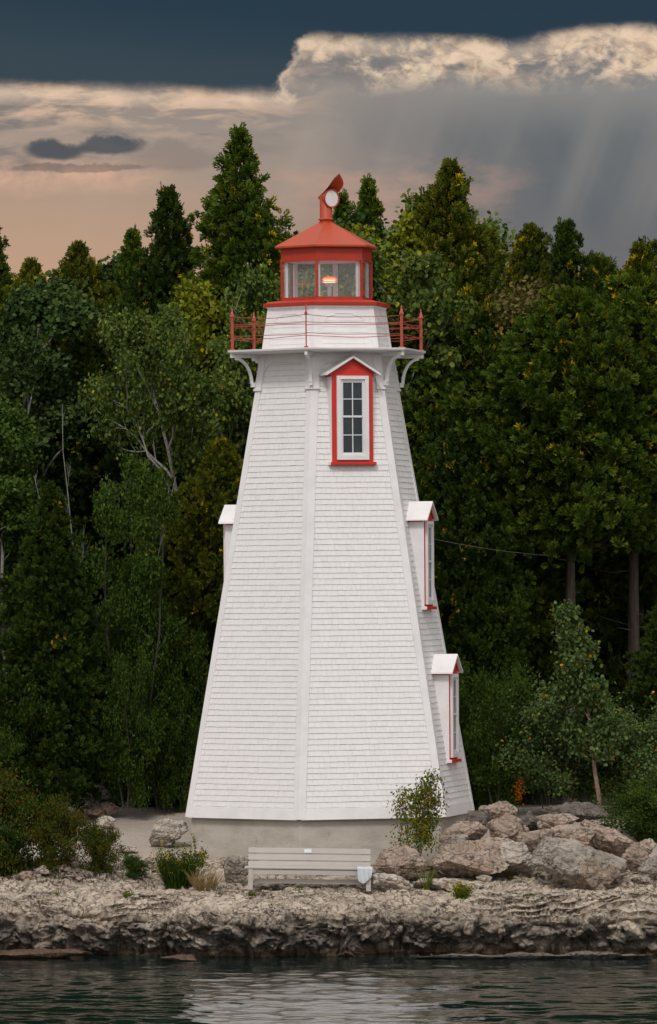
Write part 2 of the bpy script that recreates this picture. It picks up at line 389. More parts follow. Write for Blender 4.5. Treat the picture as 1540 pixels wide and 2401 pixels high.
M['sapling']=leaf_mat('turning_sapling_leaf',[(0,(.05,.10,.025)),(.4,(.11,.16,.03)),(.65,(.24,.21,.03)),(.85,(.38,.27,.03)),(1,(.36,.16,.04))],.16)
M['weed']=leaf_mat('weed_leaf',[(0,(.05,.09,.015)),(.6,(.11,.15,.025)),(.85,(.2,.2,.04)),(1,(.3,.24,.08))],.16)
M['flower']=leaf_mat('yellow_flower',[(0,(.45,.30,.02)),(1,(.65,.48,.03))],.16)
M['drygrass']=leaf_mat('dry_grass',[(0,(.20,.14,.06)),(1,(.32,.25,.12))],.16)
M['orange_leaf']=leaf_mat('orange_dead_leaf',[(0,(.30,.07,.02)),(1,(.50,.16,.04))],.16)
M['bark']=paint('cedar_bark',(.125,.095,.072),(.065,.050,.040),.9,5,(.03,.026,.022),.6,.03,(4,4,.6))
M['bark_dark']=paint('dark_bark',(.07,.058,.046),(.045,.038,.03),.9,5,None,0,.02,(4,4,.6))
M['bark_pale']=paint('pale_birch_bark',(.34,.31,.28),(.23,.21,.19),.75,4,(.07,.06,.05),.8,.01,(2,2,3))
M['bark_red']=paint('reddish_young_bark',(.26,.17,.13),(.17,.11,.09),.7,6,(.3,.27,.25),.5,.01,(2,2,2))
M['twig_grey']=paint('lichened_grey_twig',(.24,.24,.21),(.15,.15,.13),.8,8)

# ================================================================== LIGHTHOUSE
lh=empty('lighthouse',(.055,0,2.6)); lh.rotation_euler=(0,R_(-.48),0)
tag(lh,'tall white shingled hexagonal lighthouse with red lantern room standing on the rocky shore','lighthouse')
TH=-12.0
def RR(h): return 3.215-.1811*h
def pol(r,az,h): a=R_(az); return np.array([r*math.sin(a),-r*math.cos(a),h])
VA=[TH+60*k for k in range(6)]; FN=[TH+30+60*k for k in range(6)]
c30=math.cos(R_(30))
def hexring(r,h): return [pol(r,a,h) for a in VA]
def face_fr(n):
    a=R_(n); s,c=math.sin(a),math.cos(a)
    return lambda x,y,z:(y*s+x*c,-y*c+x*s,z)      # local x lateral, y outward, z up
rng=np.random.default_rng(7)
# foundation
mb=MB(); mb.loft([hexring(3.11,-1.35),hexring(3.11,-.002)]); 
mb.build('foundation',M['concrete'],lh,bevel=.02)
# walls: backing and individual shingles
CO=.1195; H0=.235; HTOP=9.62
for k,n in enumerate(FN):
    fr=face_fr(n); V=[];Fs=[];mi=[];tn=[]
    def quad(a,b,c,d,m,t_):
        i=len(V); V.extend([fr(*a),fr(*b),fr(*c),fr(*d)]); Fs.append([i,i+1,i+2,i+3]); mi.append(m); tn.append(t_)
    for (ha,hb) in ((0,HTOP+.2),):
        Aa,Ab=RR(ha)*c30-.004,RR(hb)*c30-.004; wa,wb=RR(ha)/2,RR(hb)/2
        quad((-wa,Aa,ha),(wa,Aa,ha),(wb,Ab,hb),(-wb,Ab,hb),1,0)
    h=H0; i=0
    while h<HTOP:
        w=RR(h)/2-.10; x=-w-rng.uniform(0,.1); row=rng.uniform(-.003,.003); vis=rng.uniform(.5,1.25)
        while x<w:
            sw=rng.uniform(.09,.17); xa=max(x,-w); xb=min(x+sw-.002,w); x+=sw
            if xb-xa<.015: continue
            hb=h+row+rng.uniform(-.0035,.0035); ht=h+CO; A=lambda hh:RR(hh)*c30
            th=.011+rng.uniform(0,.004); t_=rng.beta(2.2,2)
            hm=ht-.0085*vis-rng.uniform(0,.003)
            if rng.random()<.05: t_*=.3
            f=(hm-hb)/(ht+.012-hb)
            yb=A(hb)+th; yt=A(ht+.012)+.002; ym=yb*(1-f)+yt*f
            quad((xa,yb,hb),(xb,yb,hb),(xb,ym,hm),(xa,ym,hm),0,t_)
            quad((xa,ym,hm),(xb,ym,hm),(xb,yt,ht+.012),(xa,yt,ht+.012),1,0)  # darker strip across the top of each exposed shingle, below the next course
            quad((xa,yb-th,hb),(xb,yb-th,hb),(xb,yb,hb),(xa,yb,hb),1,0)
            quad((xb,yb,hb),(xb,yb-th,hb),(xb,yt-.004,ht),(xb,yt,ht),0,t_)
            quad((xa,yb-th,hb),(xa,yb,hb),(xa,yt,ht),(xa,yt-.004,ht),0,t_)
        h+=CO
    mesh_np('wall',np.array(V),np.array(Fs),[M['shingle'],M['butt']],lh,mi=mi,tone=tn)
# corner boards
def corner(az,h0,h1,w,pr,nseg=6,prin=0):
    rings=[]
    for h in np.linspace(h0,h1,nseg):
        r=RR(h); q=[]
        def P(s,wd,off):   # s=+1/-1 side
            n=az+30*s; fr=face_fr(n); return fr(-s*(RR(h)/2-wd),RR(h)*c30+off,h)
        v_out=pol(r+pr/c30,az,h); v_in=pol(r-.06,az,h)
        rings.append([P(-1,w,-.02),P(-1,w,pr),v_out,P(1,w,pr),P(1,w,-.02),v_in])
    return rings
for a in VA:
    mb=MB(); mb.loft(corner(a,-.0,9.62,.135,.030))
    mb.build('corner_board',M['trim'],lh,bevel=.004)
    mb=MB(); mb.loft(corner(a,9.06,9.78,.145,.052,3)); mb.loft(corner(a,9.01,9.06,.165,.068,2)); mb.loft(corner(a,9.40,9.44,.155,.062,2))
    mb.build('corner_capital',M['trim'],lh,bevel=.004)
# skirt and frieze
for n in FN:
    fr=face_fr(n)
    mb=MB()
    def slab(h0,h1,o0,o1,inset):
        A=[fr(-RR(h0)/2+inset,RR(h0)*c30-.02,h0),fr(RR(h0)/2-inset,RR(h0)*c30-.02,h0),fr(RR(h0)/2-inset,RR(h0)*c30+o0,h0),fr(-RR(h0)/2+inset,RR(h0)*c30+o0,h0)]
        B=[fr(-RR(h1)/2+inset,RR(h1)*c30-.02,h1),fr(RR(h1)/2-inset,RR(h1)*c30-.02,h1),fr(RR(h1)/2-inset,RR(h1)*c30+o1,h1),fr(-RR(h1)/2+inset,RR(h1)*c30+o1,h1)]
        mb.loft([A,B])
    slab(-.012,.232,.027,.022,.05); mb.build('skirt_board',M['trim'],lh,bevel=.004)
    mb=MB(); slab(9.60,9.785,.040,.040,.05)
    # arched spandrels
    for s in (-1,1):
        r=.30; h1=9.60; x0=s*(RR(h1)/2-.13)
        poly=[(x0,h1)]+[(x0-s*r*(1-math.cos(t)) if False else x0-s*(r-r*math.sin(t)),h1-(r-r*math.cos(t))) for t in np.linspace(0,math.pi/2,9)]
        A=[];B=[]
        for (px,pz) in poly:
            xx=px+s*(h1-pz)*.0906
            A.append(fr(xx,RR(pz)*c30-.01,pz)); B.append(fr(xx,RR(pz)*c30+.030,pz))
        mb.loft([A,B])
    mb.build('frieze',M['trim'],lh,bevel=.003)
# gallery deck
mb=MB(); mb.loft([hexring(1.72,9.785),hexring(1.80,9.80)]); mb.loft([hexring(2.17,9.80),hexring(2.19,9.825)]); mb.loft([hexring(2.215,9.825),hexring(2.225,9.87)])
mb.build('gallery_deck',M['trim'],lh,bevel=.006)
# joists under the deck
for a in VA:
    mb=MB(); aa=R_(a); 
    def fr2(x,y,z,aa=aa): return (y*math.sin(aa)+x*math.cos(aa),-y*math.cos(aa)+x*math.sin(aa),z)
    mb.box((0,1.80,9.755),(.06,.72,.085),fr=fr2)
    # curved brace
    ro,hi_=2.06,9.70; ri,lo_=1.69,9.16
    rings=[]
    for t in np.linspace(0,math.pi/2,12):
        y=ro+(ri-ro)*math.sin(t); z=lo_+(hi_-lo_)*math.cos(t)
        ny,nz=-math.sin(t)*(hi_-lo_),-math.cos(t)*(ro-ri)*-1
        nv=np.array([math.sin(t)/(ro-ri),-math.cos(t)/(hi_-lo_)]); nv/=np.linalg.norm(nv)
        o=.030
        rings.append([fr2(-.032,y-nv[0]*-o,z+nv[1]*o*1),fr2(.032,y+nv[0]*o,z+nv[1]*o),fr2(.032,y-nv[0]*o,z-nv[1]*o),fr2(-.032,y-nv[0]*o,z-nv[1]*o)])
    mb.loft(rings)
    mb.box((0,1.66,9.14),(.075,.09,.10),fr=fr2)
    mb.build('bracket',M['trim'],lh,bevel=.003)
# watch room
RW=lambda h:1.45-(h-9.87)*(.14/.91)
mb=MB(); mb.loft([hexring(RW(9.87),9.871),hexring(RW(10.78),10.78)])
for n in FN:
    fr=face_fr(n)
    for h in (9.98,10.10,10.22,10.34,10.46):
        w=RW(h)/2-.20 if h<10.40 else RW(h)/2-.26
        A=RW(h)*c30
        mb.prism([(0,0)],0,0) if False else None
        mb.add([fr(-w,A+.007,h),fr(w,A+.007,h),fr(w,A-.016,h+.105),fr(-w,A-.016,h+.105),fr(-w,A-.02,h),fr(w,A-.02,h)],[[0,1,2,3],[4,5,1,0]])
        mb.add([fr(-w,A-.001,h-.007),fr(w,A-.001,h-.007),fr(w,A+.0015,h+.001),fr(-w,A+.0015,h+.001)],[[0,1,2,3]],1)
    # arch moulding
    def mould(pts,wd=.018,pr=.012):
        O=[];I=[]
        for q,(px,pz) in enumerate(pts):
            a_=pts[max(q-1,0)]; b_=pts[min(q+1,len(pts)-1)]; d=np.array([b_[0]-a_[0],b_[1]-a_[1]]); d/=np.linalg.norm(d); nn=np.array([-d[1],d[0]])*wd/2
            O.append((px+nn[0],pz+nn[1])); I.append((px-nn[0],pz-nn[1]))
        rings=[[fr(o[0],RW(o[1])*c30-.01,o[1]),fr(o[0],RW(o[1])*c30+pr,o[1]),fr(i_[0],RW(i_[1])*c30+pr,i_[1]),fr(i_[0],RW(i_[1])*c30-.01,i_[1])] for o,i_ in zip(O,I)]
        mb.loft(rings)
    arc=[(.44-.24+.24*math.cos(t) ,10.44+.15*math.sin(t)) for t in np.linspace(0,math.pi/2,7)]
    right=arc+[(.20,10.625),(-.0,10.625)]
    mould(right); mould([(-x,z) for x,z in right])
    # corner trims
    for s in (-1,1):
        P=lambda h,a_,o:fr(s*(RW(h)/2-a_),RW(h)*c30+o,h)
        mb.loft([[P(9.88,.11,-.01),P(9.88,.004,-.01),P(9.88,.004,.012),P(9.88,.11,.012)],[P(10.77,.11,-.01),P(10.77,.004,-.01),P(10.77,.004,.012),P(10.77,.11,.012)]])
mb.build('watch_room',[M['trim'],M['seam']],lh)
# lantern cornice and room
mb=MB(); mb.loft([hexring(1.33,10.755),hexring(1.36,10.782)]); mb.build('cornice_moulding',M['trim'],lh)
mb=MB(); mb.loft([hexring(1.385,10.783),hexring(1.42,10.80),hexring(1.43,10.865)]); mb.loft([hexring(1.37,10.866),hexring(1.30,10.90),hexring(1.06,10.925)])
mb.build('lantern_cornice',M['red'],lh,bevel=.006)
def hexwall(mb,ro,ri,h0,h1,m=0):
    A=[hexring(ro,h0),hexring(ro,h1),hexring(ri,h1),hexring(ri,h0)]
    b=len(mb.v)
    for r in A: mb.v+=[tuple(map(float,p)) for p in r]
    for j in range(4):
        for i in range(6):
            mb.f.append([b+j*6+i,b+j*6+(i+1)%6,b+((j+1)%4)*6+(i+1)%6,b+((j+1)%4)*6+i]); mb.m.append(m)
mb=MB(); hexwall(mb,1.02,.95,10.925,10.99); hexwall(mb,1.035,.96,11.75,11.80); hexwall(mb,1.015,.95,11.80,12.05); hexwall(mb,1.022,1.0,12.0,12.04)
for n in FN:     # rivets
    fr=face_fr(n)
    for (h,xs) in ((11.785,(-.36,-.12,.12,.36)),(11.84,(-.44,.44)),(11.98,(-.44,.44)),(10.955,(-.36,-.0,.36))):
        for x in xs:
            A=1.035*c30 if h<11.8 else 1.015*c30
            if h<11: A=1.02*c30
            mb.loft([[fr(x+.013*math.cos(t),A-.005,h+.013*math.sin(t)) for t in np.linspace(0,2*math.pi,7)[:-1]],[fr(x+.007*math.cos(t),A+.011,h+.007*math.sin(t)) for t in np.linspace(0,2*math.pi,7)[:-1]]])
lant=mb.build('lantern_frame',M['red'],lh)
for a in VA:
    mb=MB(); aa=R_(a)
    def fr2(x,y,z,aa=aa): return (y*math.sin(aa)+x*math.cos(aa),-y*math.cos(aa)+x*math.sin(aa),z)
    mb.box((0,1.0,11.37),(.055,.05,.76),fr=fr2)
    for z in np.linspace(11.05,11.70,5): mb.box((0,1.03,z),(.022,.012,.022),fr=fr2)
    mb.build('glazing_bar',M['red'],lant,bevel=.004)
    mb=MB(); mb.box((0,.90,11.375),(.10,.055,.77),fr=fr2); mb.build('inner_post',M['inner'],lant,bevel=.006)
for n in FN:
    fr=face_fr(n); mb=MB(); A=.985*c30; w=.965/2
    mb.box((0,A,11.37),(2*w-.03,.006,.765),fr=fr); mb.build('glass_pane',M['glass'],lant)
mb=MB(); mb.loft([hexring(.96,12.0),hexring(.95,12.04)]); mb.loft([hexring(.93,11.76),hexring(.94,11.80)]); mb.loft([hexring(.9,10.93),hexring(.9,10.94)])
mb.build('lantern_ceiling',M['inner'],lant)
# lamp
mb=MB(); cx,cy=.06,-.05
mb.lathe([(.10,10.945),(.10,10.96),(.045,10.97),(.045,11.23),(.07,11.245),(.12,11.25),(.12,11.262),(.10,11.265),(.10,11.30),(.115,11.305),(.115,11.315)],20,(cx,cy))
lamp=mb.build('lamp',M['greymetal'],lh,auto=40)
mb=MB(); mb.lathe([(.10,11.318),(.135,11.33),(.145,11.345),(.13,11.36),(.10,11.366),(.13,11.374),(.145,11.39),(.13,11.405),(.08,11.425)],24,(cx,cy)); mb.build('lens',M['lamp_hot'],lamp,smooth=True)
mb=MB(); mb.lathe([(.155,11.335),(.172,11.345),(.155,11.352)],28,(cx,cy)); mb.lathe([(.155,11.383),(.172,11.390),(.155,11.40)],28,(cx,cy)); mb.lathe([(.15,11.410),(.12,11.432),(.06,11.445),(.02,11.448)],28,(cx,cy)); mb.build('lens_ring',M['lamp_red'],lamp,smooth=True)
# roof
mb=MB(); mb.loft([hexring(1.125,12.035),hexring(1.15,12.045),hexring(1.15,12.085),hexring(.165,12.60),hexring(.165,12.615)])
mb.build('roof',M['roof_red'],lh,bevel=.004)
mb=MB(); mb.lathe([(.15,12.60),(.155,12.625),(.135,12.63),(.135,12.655),(.17,12.66),(.175,12.672),(.14,12.69),(.134,12.70),(.134,13.13),(.09,13.20)],28)
mb.build('vent_pipe',M['roof_red'],lh,auto=40)
# vent cowl: drum with open mouth, tail cone and spoon-shaped wind vane
ca=R_(36)   # the mouth faces right of the camera
dv=np.array([math.sin(ca),-math.cos(ca),0.0]); sv=np.array([math.cos(ca),math.sin(ca),0.0]); uv=np.array([0,0,1.0])
cc=np.array([.055,0,13.115])
def ring(c,r,n=28,ry=1.0,tilt=0): 
    return [c+r*(math.cos(t)*sv+math.sin(t)*ry*uv) for t in np.linspace(0,2*math.pi,n,endpoint=False)]
mb=MB()
mb.loft([ring(cc-dv*.30+uv*.03-sv*.05,.012),ring(cc-dv*.20+uv*.03-sv*.03,.075),ring(cc-dv*.10+uv*.01,.145),ring(cc+dv*.0,.180),ring(cc+dv*.09,.185),ring(cc+dv*.095,.200),ring(cc+dv*.125,.200),ring(cc+dv*.125,.176),ring(cc+dv*.10,.172)])
cowl=mb.build('vent_cowl',M['roof_red'],lh,auto=50)
mb=MB(); mb.loft([ring(cc+dv*.104,.172),ring(cc+dv*.108,.172)]); mb.build('cowl_mouth',M['trim'],cowl)
# vane: sections along a path rising over the mouth
mb=MB(); A=[];B=[]
path=[(-.36,.055,.015),(-.26,.10,.07),(-.12,.17,.125),(.0,.24,.16),(.10,.32,.185),(.18,.40,.190),(.225,.455,.175),(.25,.50,.135),(.265,.53,.05)]
for (f,u,w) in path:
    ra=[];rb=[]
    for s in np.linspace(-1,1,9):
        sag=-(s*s)*w*.75
        p=cc+dv*(f+.03*(1-s*s))+uv*(u+sag-.02)+sv*(w*s+max(0,f)*.28)
        ra.append(p); rb.append(p-dv*.006-uv*.012)
    A.append(ra);B.append(rb)
for G,fl in ((A,0),(B,1)):
    b=len(mb.v)
    for r in G: mb.v+=[tuple(map(float,p)) for p in r]
    for j in range(len(G)-1):
        for i in range(8):
            q=[b+j*9+i,b+j*9+i+1,b+(j+1)*9+i+1,b+(j+1)*9+i]; mb.f.append(q if not fl else q[::-1]); mb.m.append(0)
mb.tube([r[4]+np.array([0,0,.004]) for r in A],.009,6)
mb.build('vent_vane',M['roof_red'],cowl,auto=60)
# dormers
def dormer(n,hb,label=None):
    fr=face_fr(n); A0=RR(hb)*c30+.045; w=.46; he=hb+1.90; ap=he+.285; din=A0-.62
    mb=MB(); mb.prism([(-w,hb),(w,hb),(w,he),(0,ap),(-w,he)],din,A0+.019,fr=fr)
    body=mb.build('dormer',M['trim'],lh,bevel=.003)
    mb=MB(); mb.prism([(-w+.002,hb+.002),(w-.002,hb+.002),(w-.002,he),(0,ap-.002),(-w+.002,he)],A0+.0195,A0+.0225,fr=fr)
    # rake mouldings and small triangular moulding
    for s in (-1,1):
        mb.prism([(s*(w+.06),he-.045),(s*(w+.06),he+.01),(0,ap+.03),(0,ap-.035)],A0+.022,A0+.055,fr=fr)
        mb.prism([(s*.20,he+.055),(s*.225,he+.055),(0,ap-.075),(0,ap-.095)],A0+.022,A0+.036,fr=fr)
        mb.prism([(s*(w-.003),he-.10),(s*(w+.012),he-.10),(s*(w+.03),he-.02),(s*(w-.003),he-.02)],din,A0+.0,fr=fr)
    mb.build('window_surround',M['bright_red'],body,bevel=.002)
    # frame ring
    def ringbox(mb,x,z0,z1,t,y0,y1,tb=None):
        tb=tb or t
        mb.prism([(-x,z0),(-x+t,z0),(-x+t,z1),(-x,z1)],y0,y1,fr=fr); mb.prism([(x-t,z0),(x,z0),(x,z1),(x-t,z1)],y0,y1,fr=fr)
        mb.prism([(-x+t,z0),(x-t,z0),(x-t,z0+tb),(-x+t,z0+tb)],y0,y1-.001,fr=fr); mb.prism([(-x+t,z1-t),(x-t,z1-t),(x-t,z1),(-x+t,z1)],y0,y1-.001,fr=fr)
    y0=A0+.023
    mb=MB(); ringbox(mb,.352,hb+.045,hb+1.815,.085,y0,y0+.055,.10); ringbox(mb,.267,hb+.145,hb+1.73,.035,y0,y0+.035)
    mb.prism([(-.27,hb+1.745),(.27,hb+1.745),(.27,hb+1.76),(-.27,hb+1.76)],y0+.05,y0+.07,fr=fr)
    mb.build('window_frame',M['trim'],body,bevel=.003)
    mb=MB(); zl,zh=hb+.18,hb+1.695; zm=(zl+zh)/2+.02
    ringbox(mb,.232,zm-.0,zh,.022,y0+.002,y0+.026); ringbox(mb,.231,zl,zm+.0-.001,.020,y0+.001,y0+.016)
    mb.prism([(-.225,zm-.02),(.225,zm-.02),(.225,zm+.012),(-.225,zm+.012)],y0+.002,y0+.028,fr=fr)
    mb.prism([(-.011,zl+.02),(.011,zl+.02),(.011,zm-.02),(-.011,zm-.02)],y0+.002,y0+.013,fr=fr)
    mb.prism([(-.011,zm+.012),(.011,zm+.012),(.011,zh-.02),(-.011,zh-.02)],y0+.002,y0+.021,fr=fr)
    for za in ((zl+zm)/2,(zm+zh)/2): mb.prism([(-.212,za-.010),(.212,za-.010),(.212,za+.010),(-.212,za+.010)],y0+.0025,y0+.0145 if za<zm else y0+.0225,fr=fr)
    mb.build('sash',M['inner'],body,bevel=.002)
    mb=MB(); mb.prism([(-.235,zl),(.235,zl),(.235,zh),(-.235,zh)],A0+.0222,A0+.0245,fr=fr); mb.build('pane',M['pane'],body)
    mb=MB(); mb.box((0,A0+.045,hb-.028),(1.0,.11,.062),fr=fr); mb.build('sill',M['bright_red'],body,bevel=.006)
    for s in (-1,1):
        mb=MB(); mb.box((s*.515,A0+.0,hb-.028),(.03,.16,.068),fr=fr); mb.build('sill_end',M['trim'],body,bevel=.004)
    for s in (-1,1):
        mb=MB()
        e=.60; dr=.285/.46
        def rp(x,o): return (s*x,ap+.055-x*dr+o)
        P=[rp(0,0),rp(e,0),(s*(e+.012),ap+.055-e*dr-.045),rp(e-.02,-.052),rp(0,-.052)]
        mb.prism(P,A0-.70+ (0 if s>0 else .001),A0+.13,fr=fr)
        mb.build('roof_slope',M['trim'],body,bevel=.005)
    if label: body['label']=label
dormer(FN[0],(1908-1090)/110+.03); dormer(FN[1],(1908-1429)/110+.05); dormer(FN[1],(1908-1786)/110+.05); dormer(FN[4],(1908-1432)/110+.05)
# railing
RP=2.115
for i,a in enumerate(VA):
    p=pol(RP,a,0); mb=MB(); w=.030 if i in (1,2,4,5,3) else .014
    mb.box((p[0],p[1],9.87+.36),(2*w,2*w,.72)); mb.box((p[0],p[1],9.885),(2*w+.06,2*w+.06,.03))
    q=w+.018; mb.loft([[(p[0]+x*q,p[1]+y*q,z) for x,y in ((-1,-1),(1,-1),(1,1),(-1,1))] for z in (10.57,10.61)])
    mb.loft([[(p[0]+x*r,p[1]+y*r,z) for x,y in ((-1,-1),(1,-1),(1,1),(-1,1))] for r,z in ((w+.008,10.61),(w*.9,10.66),(.014,10.70),(.016,10.73),(.003,10.78))])
    mb.build('railing_post',M['iron_red'],lh,bevel=.003)
rr=random.Random(3)
for i in range(6):
    a=pol(RP,VA[i],0); b=pol(RP,VA[(i+1)%6],0); mb=MB()
    for h,sag in ((10.56,.055+rr.uniform(-.02,.03)),(10.41,.02),(10.365,.0),(10.165,.015),(10.13,.03)):
        pts=[]; j0=rr.uniform(-.015,.015); ph=rr.uniform(0,6)
        for t in np.linspace(0,1,13):
            p=a*(1-t)+b*t; p[2]=h+j0*(1-t)-sag*4*t*(1-t)+.006*math.sin(ph+9*t); pts.append(p)
        mb.tube(pts,.0075,5)
    mb.build('rail_wire',M['iron_red'],lh)

# ================================================================== GROUND, SHORE, WATER
def Gz(X,Y):
    X=np.asarray(X,float);Y=np.asarray(Y,float)
    z=np.interp(Y,[-9,-6,-4,-3,-2,-1.1,1.5,5,12,30,90,900],[-3,-1.5,.4,1.15,1.55,1.80,2.07,2.44,2.66,3.1,4.5,9])
    z=z+np.clip((X-2.8)/1.5,0,1)*np.interp(Y,[-6,-3,0,3,8],[0,.15,.35,.2,.0])
    return z
def gz(x,y): return float(Gz(x,y))
def ground():
    xs=np.concatenate([[-900,-300,-100,-50,-30],np.arange(-20,20.01,.12),[30,50,100,300,900]])
    ys=np.concatenate([np.arange(-8,12,.08),np.arange(12,34,.5),[40,60,100,200,400,900]])
    X,Y=np.meshgrid(xs,ys); Z=Gz(X,Y); P=np.stack([X.ravel(),Y.ravel(),Z.ravel()],1)
    amp=np.clip(1.2-np.abs(P[:,1]-4)*.0,0,1)
    P[:,2]+=fbm(P*[.5,.5,0],4,5)*.10+fbm(P*[6,6,0],3,9)*.015+np.clip(P[:,1]-9,0,1)*fbm(P*[1.2,1.2,0],3,15)*.12
    nx,ny=len(xs),len(ys); i=np.arange(nx*ny).reshape(ny,nx)
    Fc=np.stack([i[:-1,:-1],i[:-1,1:],i[1:,1:],i[1:,:-1]],-1).reshape(-1,4)
    m,t,b=new_mat('gravel_and_forest_floor'); geo=t.nodes.new('ShaderNodeNewGeometry'); co=geo.outputs['Position']
    sp=t.nodes.new('ShaderNodeSeparateXYZ'); t.links.new(co,sp.inputs[0]); y=E(sp.outputs[1],t)
    n=noise(t,co,38,5,.75); n1=noise(t,co,1.1,5,.6)
    c=mixc(t,n.step(.35,.65),(.30,.245,.20),(.56,.48,.41))
    c=mixc(t,n1.step(.35,.7)*.4,c,(.36,.29,.23))
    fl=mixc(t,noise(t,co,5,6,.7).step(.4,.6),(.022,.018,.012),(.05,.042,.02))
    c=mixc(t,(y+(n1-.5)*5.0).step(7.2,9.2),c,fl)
    t.links.new(c,b.inputs['Base Color']); b.inputs['Roughness'].default_value=.95; bump(t,b,n,.03,.8)
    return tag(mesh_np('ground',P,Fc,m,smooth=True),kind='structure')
ground()
def shore():
    xs=np.concatenate([np.arange(-16,-9,.06),np.arange(-9,9,.020),np.arange(9,16,.06)])
    prof=np.array([(-1.2,1.30),(-2.0,1.72),(-2.8,1.66),(-3.6,1.50),(-4.4,1.36),(-5.1,1.25),(-5.8,1.20),(-6.5,1.14),(-6.95,1.04),(-7.18,.86),(-7.28,.62),(-7.22,.40),(-7.02,.22),(-6.95,.06),(-7.15,-.05),(-8.0,-.12),(-9.5,-.5),(-12,-1.5)])
    seg=np.linalg.norm(np.diff(prof,axis=0),axis=1); s=np.concatenate([[0],np.cumsum(seg)])
    ss=[]; 
    u=0
    while u<s[-1]:
        ss.append(u); yy=np.interp(u,s,prof[:,0]); zz=np.interp(u,s,prof[:,1])
        u+= .018 if (u>s[6] and u<s[15]) else (.03 if u<s[16] else .3)
    ss=np.array(ss); py=np.interp(ss,s,prof[:,0]); pz=np.interp(ss,s,prof[:,1])
    # smooth profile
    k=np.array([1,2,3,2,1.])/9; py[2:-2]=np.convolve(py,k,'same')[2:-2]; pz[2:-2]=np.convolve(pz,k,'same')[2:-2]
    X,S=np.meshgrid(xs,ss); PY=np.repeat(py[:,None],len(xs),1); PZ=np.repeat(pz[:,None],len(xs),1)
    dy=np.gradient(py); dz=np.gradient(pz); L=np.hypot(dy,dz)+1e-9; ny=dz/L; nz=-dy/L    # outward (towards -y / up)
    ny,nz=-np.abs(ny)*np.sign(-ny+1e-9),nz
    NY=np.repeat((dz/L)[:,None],len(xs),1); NZ=np.repeat((-dy/L)[:,None],len(xs),1)
    kk=np.ones(17)/17; _ny=np.convolve(np.pad(NY[:,0],8,'edge'),kk,'valid'); _nz=np.clip(np.convolve(np.pad(NZ[:,0],8,'edge'),kk,'valid'),-.15,1)
    _l=np.hypot(_ny,_nz); NY=np.repeat((_ny/_l)[:,None],len(xs),1); NZ=np.repeat((_nz/_l)[:,None],len(xs),1)
    out=np.clip((-PY-5.2)/1.8,0,1)      # 0 inland ..1 at face
    one=np.zeros(X.size)
    q=np.stack([X.ravel(),one,one],1)
    lip=(fbm(q*[.45,1,1],3,31)*.5).reshape(X.shape)+(fbm(q*[1.6,1,1],3,33)*.28).reshape(X.shape)
    lip+= .95*np.exp(-((X+1.3)/1.9)**4)
    lip+= -.65*np.exp(-((X-1.45)/.50)**2)
    lip+= -.15*np.clip((X-2)/2,0,1)
    PY2=PY-lip*out
    P=np.stack([X.ravel(),PY2.ravel(),PZ.ravel()],1)
    o=out.ravel(); top=np.clip(NZ.ravel(),0,1); face=1-top*.8
    fall=np.clip((-PY.ravel()-1.3)/.8,0,1)
    wp=np.stack([fbm(P*2.2,3,8),fbm(P*2.2+9,3,9),fbm(P*2.2+5,3,10)],1)
    n0=fbm(P*[.9,1.1,1.2],4,3); n1=1-np.abs(fbm(P*[1.9,2.2,2.6]+wp*.3,4,6,.55))*2.6      # ridged
    w1,w2=worley(P*[1.25,1.5,2.0]+wp*.45,4); crack=np.clip((w2-w1)*3.2,0,1); blk=_h(*np.floor(P*[1.25,1.5,2.0]+wp*.45).astype(int).T,3)
    v1,v2=worley(P*[3.6,4.2,4.6]+wp*.7,14); vb=np.clip((v2-v1)*4,0,1)
    f1,f2=worley(P*[8,8,9]+wp*.8,24); g1,g2=worley(P*[17,17,18]+wp,27)
    n3=fbm(P*[7,7,8],5,41,.62)
    hm=np.clip(fbm(P*[.9,1.3,1.3],3,88)*2.2+.55,.1,1.3); hole=np.clip(.42-f1,0,.42)/.42*hm; hole2=np.clip(.40-g1,0,.40)/.40*hm
    a1,a2=worley(P*[.75,2.6,2.6]+wp*[.35,.5,.5],51); acr=np.clip((a2-a1)*5,0,1); b1,b2=worley(P*[1.9,6,5]+wp*.5,52); bcr=np.clip((b2-b1)*4,0,1)
    D=fall*( -(1-acr)*.11*(1-.6*o) -(1-bcr)*.05*(1-.5*o) + (.5-a1)*.10*(1-o) + n0*(.10+.16*o) + n1*(.045+.06*o*face) + (.5-w1)*(.04+.34*o*face) - (1-crack)*(.05+.07*o*face) + (.45-v1)*(.02+.16*o*face) - (1-vb)*(.022+.03*o*face)
             - hole*(.030+.085*o*face) - hole2*(.016+.035*o*face) + n3*(.035+.06*o*face))
    P[:,1]+=NY.ravel()*D; P[:,2]+=NZ.ravel()*D*np.where(top>.7,.8,1)
    P[:,0]+=fbm(P*[3,3,3],3,77)*.07*o
    st=np.clip((-P[:,1]-1.6)/.5,0,1)*np.clip(top*1.6,0,1)
    zq=P[:,2]; stp=.125; fr_=zq/stp*(1+.35*fbm(P*[.3,.3,.3],2,57))+fbm(P*[.55,1.6,.9],3,55)*2.6; fl=np.floor(fr_); fx=fr_-fl
    tz=(fl+np.clip((fx-.5)*6+.5,0,1)-fr_)*stp
    P[:,2]+=tz*st*.9*np.clip(fbm(P*[.5,.7,1],3,93)*2+.7,.15,1)
    P[:,1]+=.13*np.exp(-((fx-.5)/.13)**2)*st*np.clip(fbm(P*[.8,.8,2],3,91)*2.4+.35,0,1)
    ny_,nx=X.shape; i=np.arange(X.size).reshape(ny_,nx)
    Fc=np.stack([i[:-1,:-1],i[1:,:-1],i[1:,1:],i[:-1,1:]],-1).reshape(-1,4)
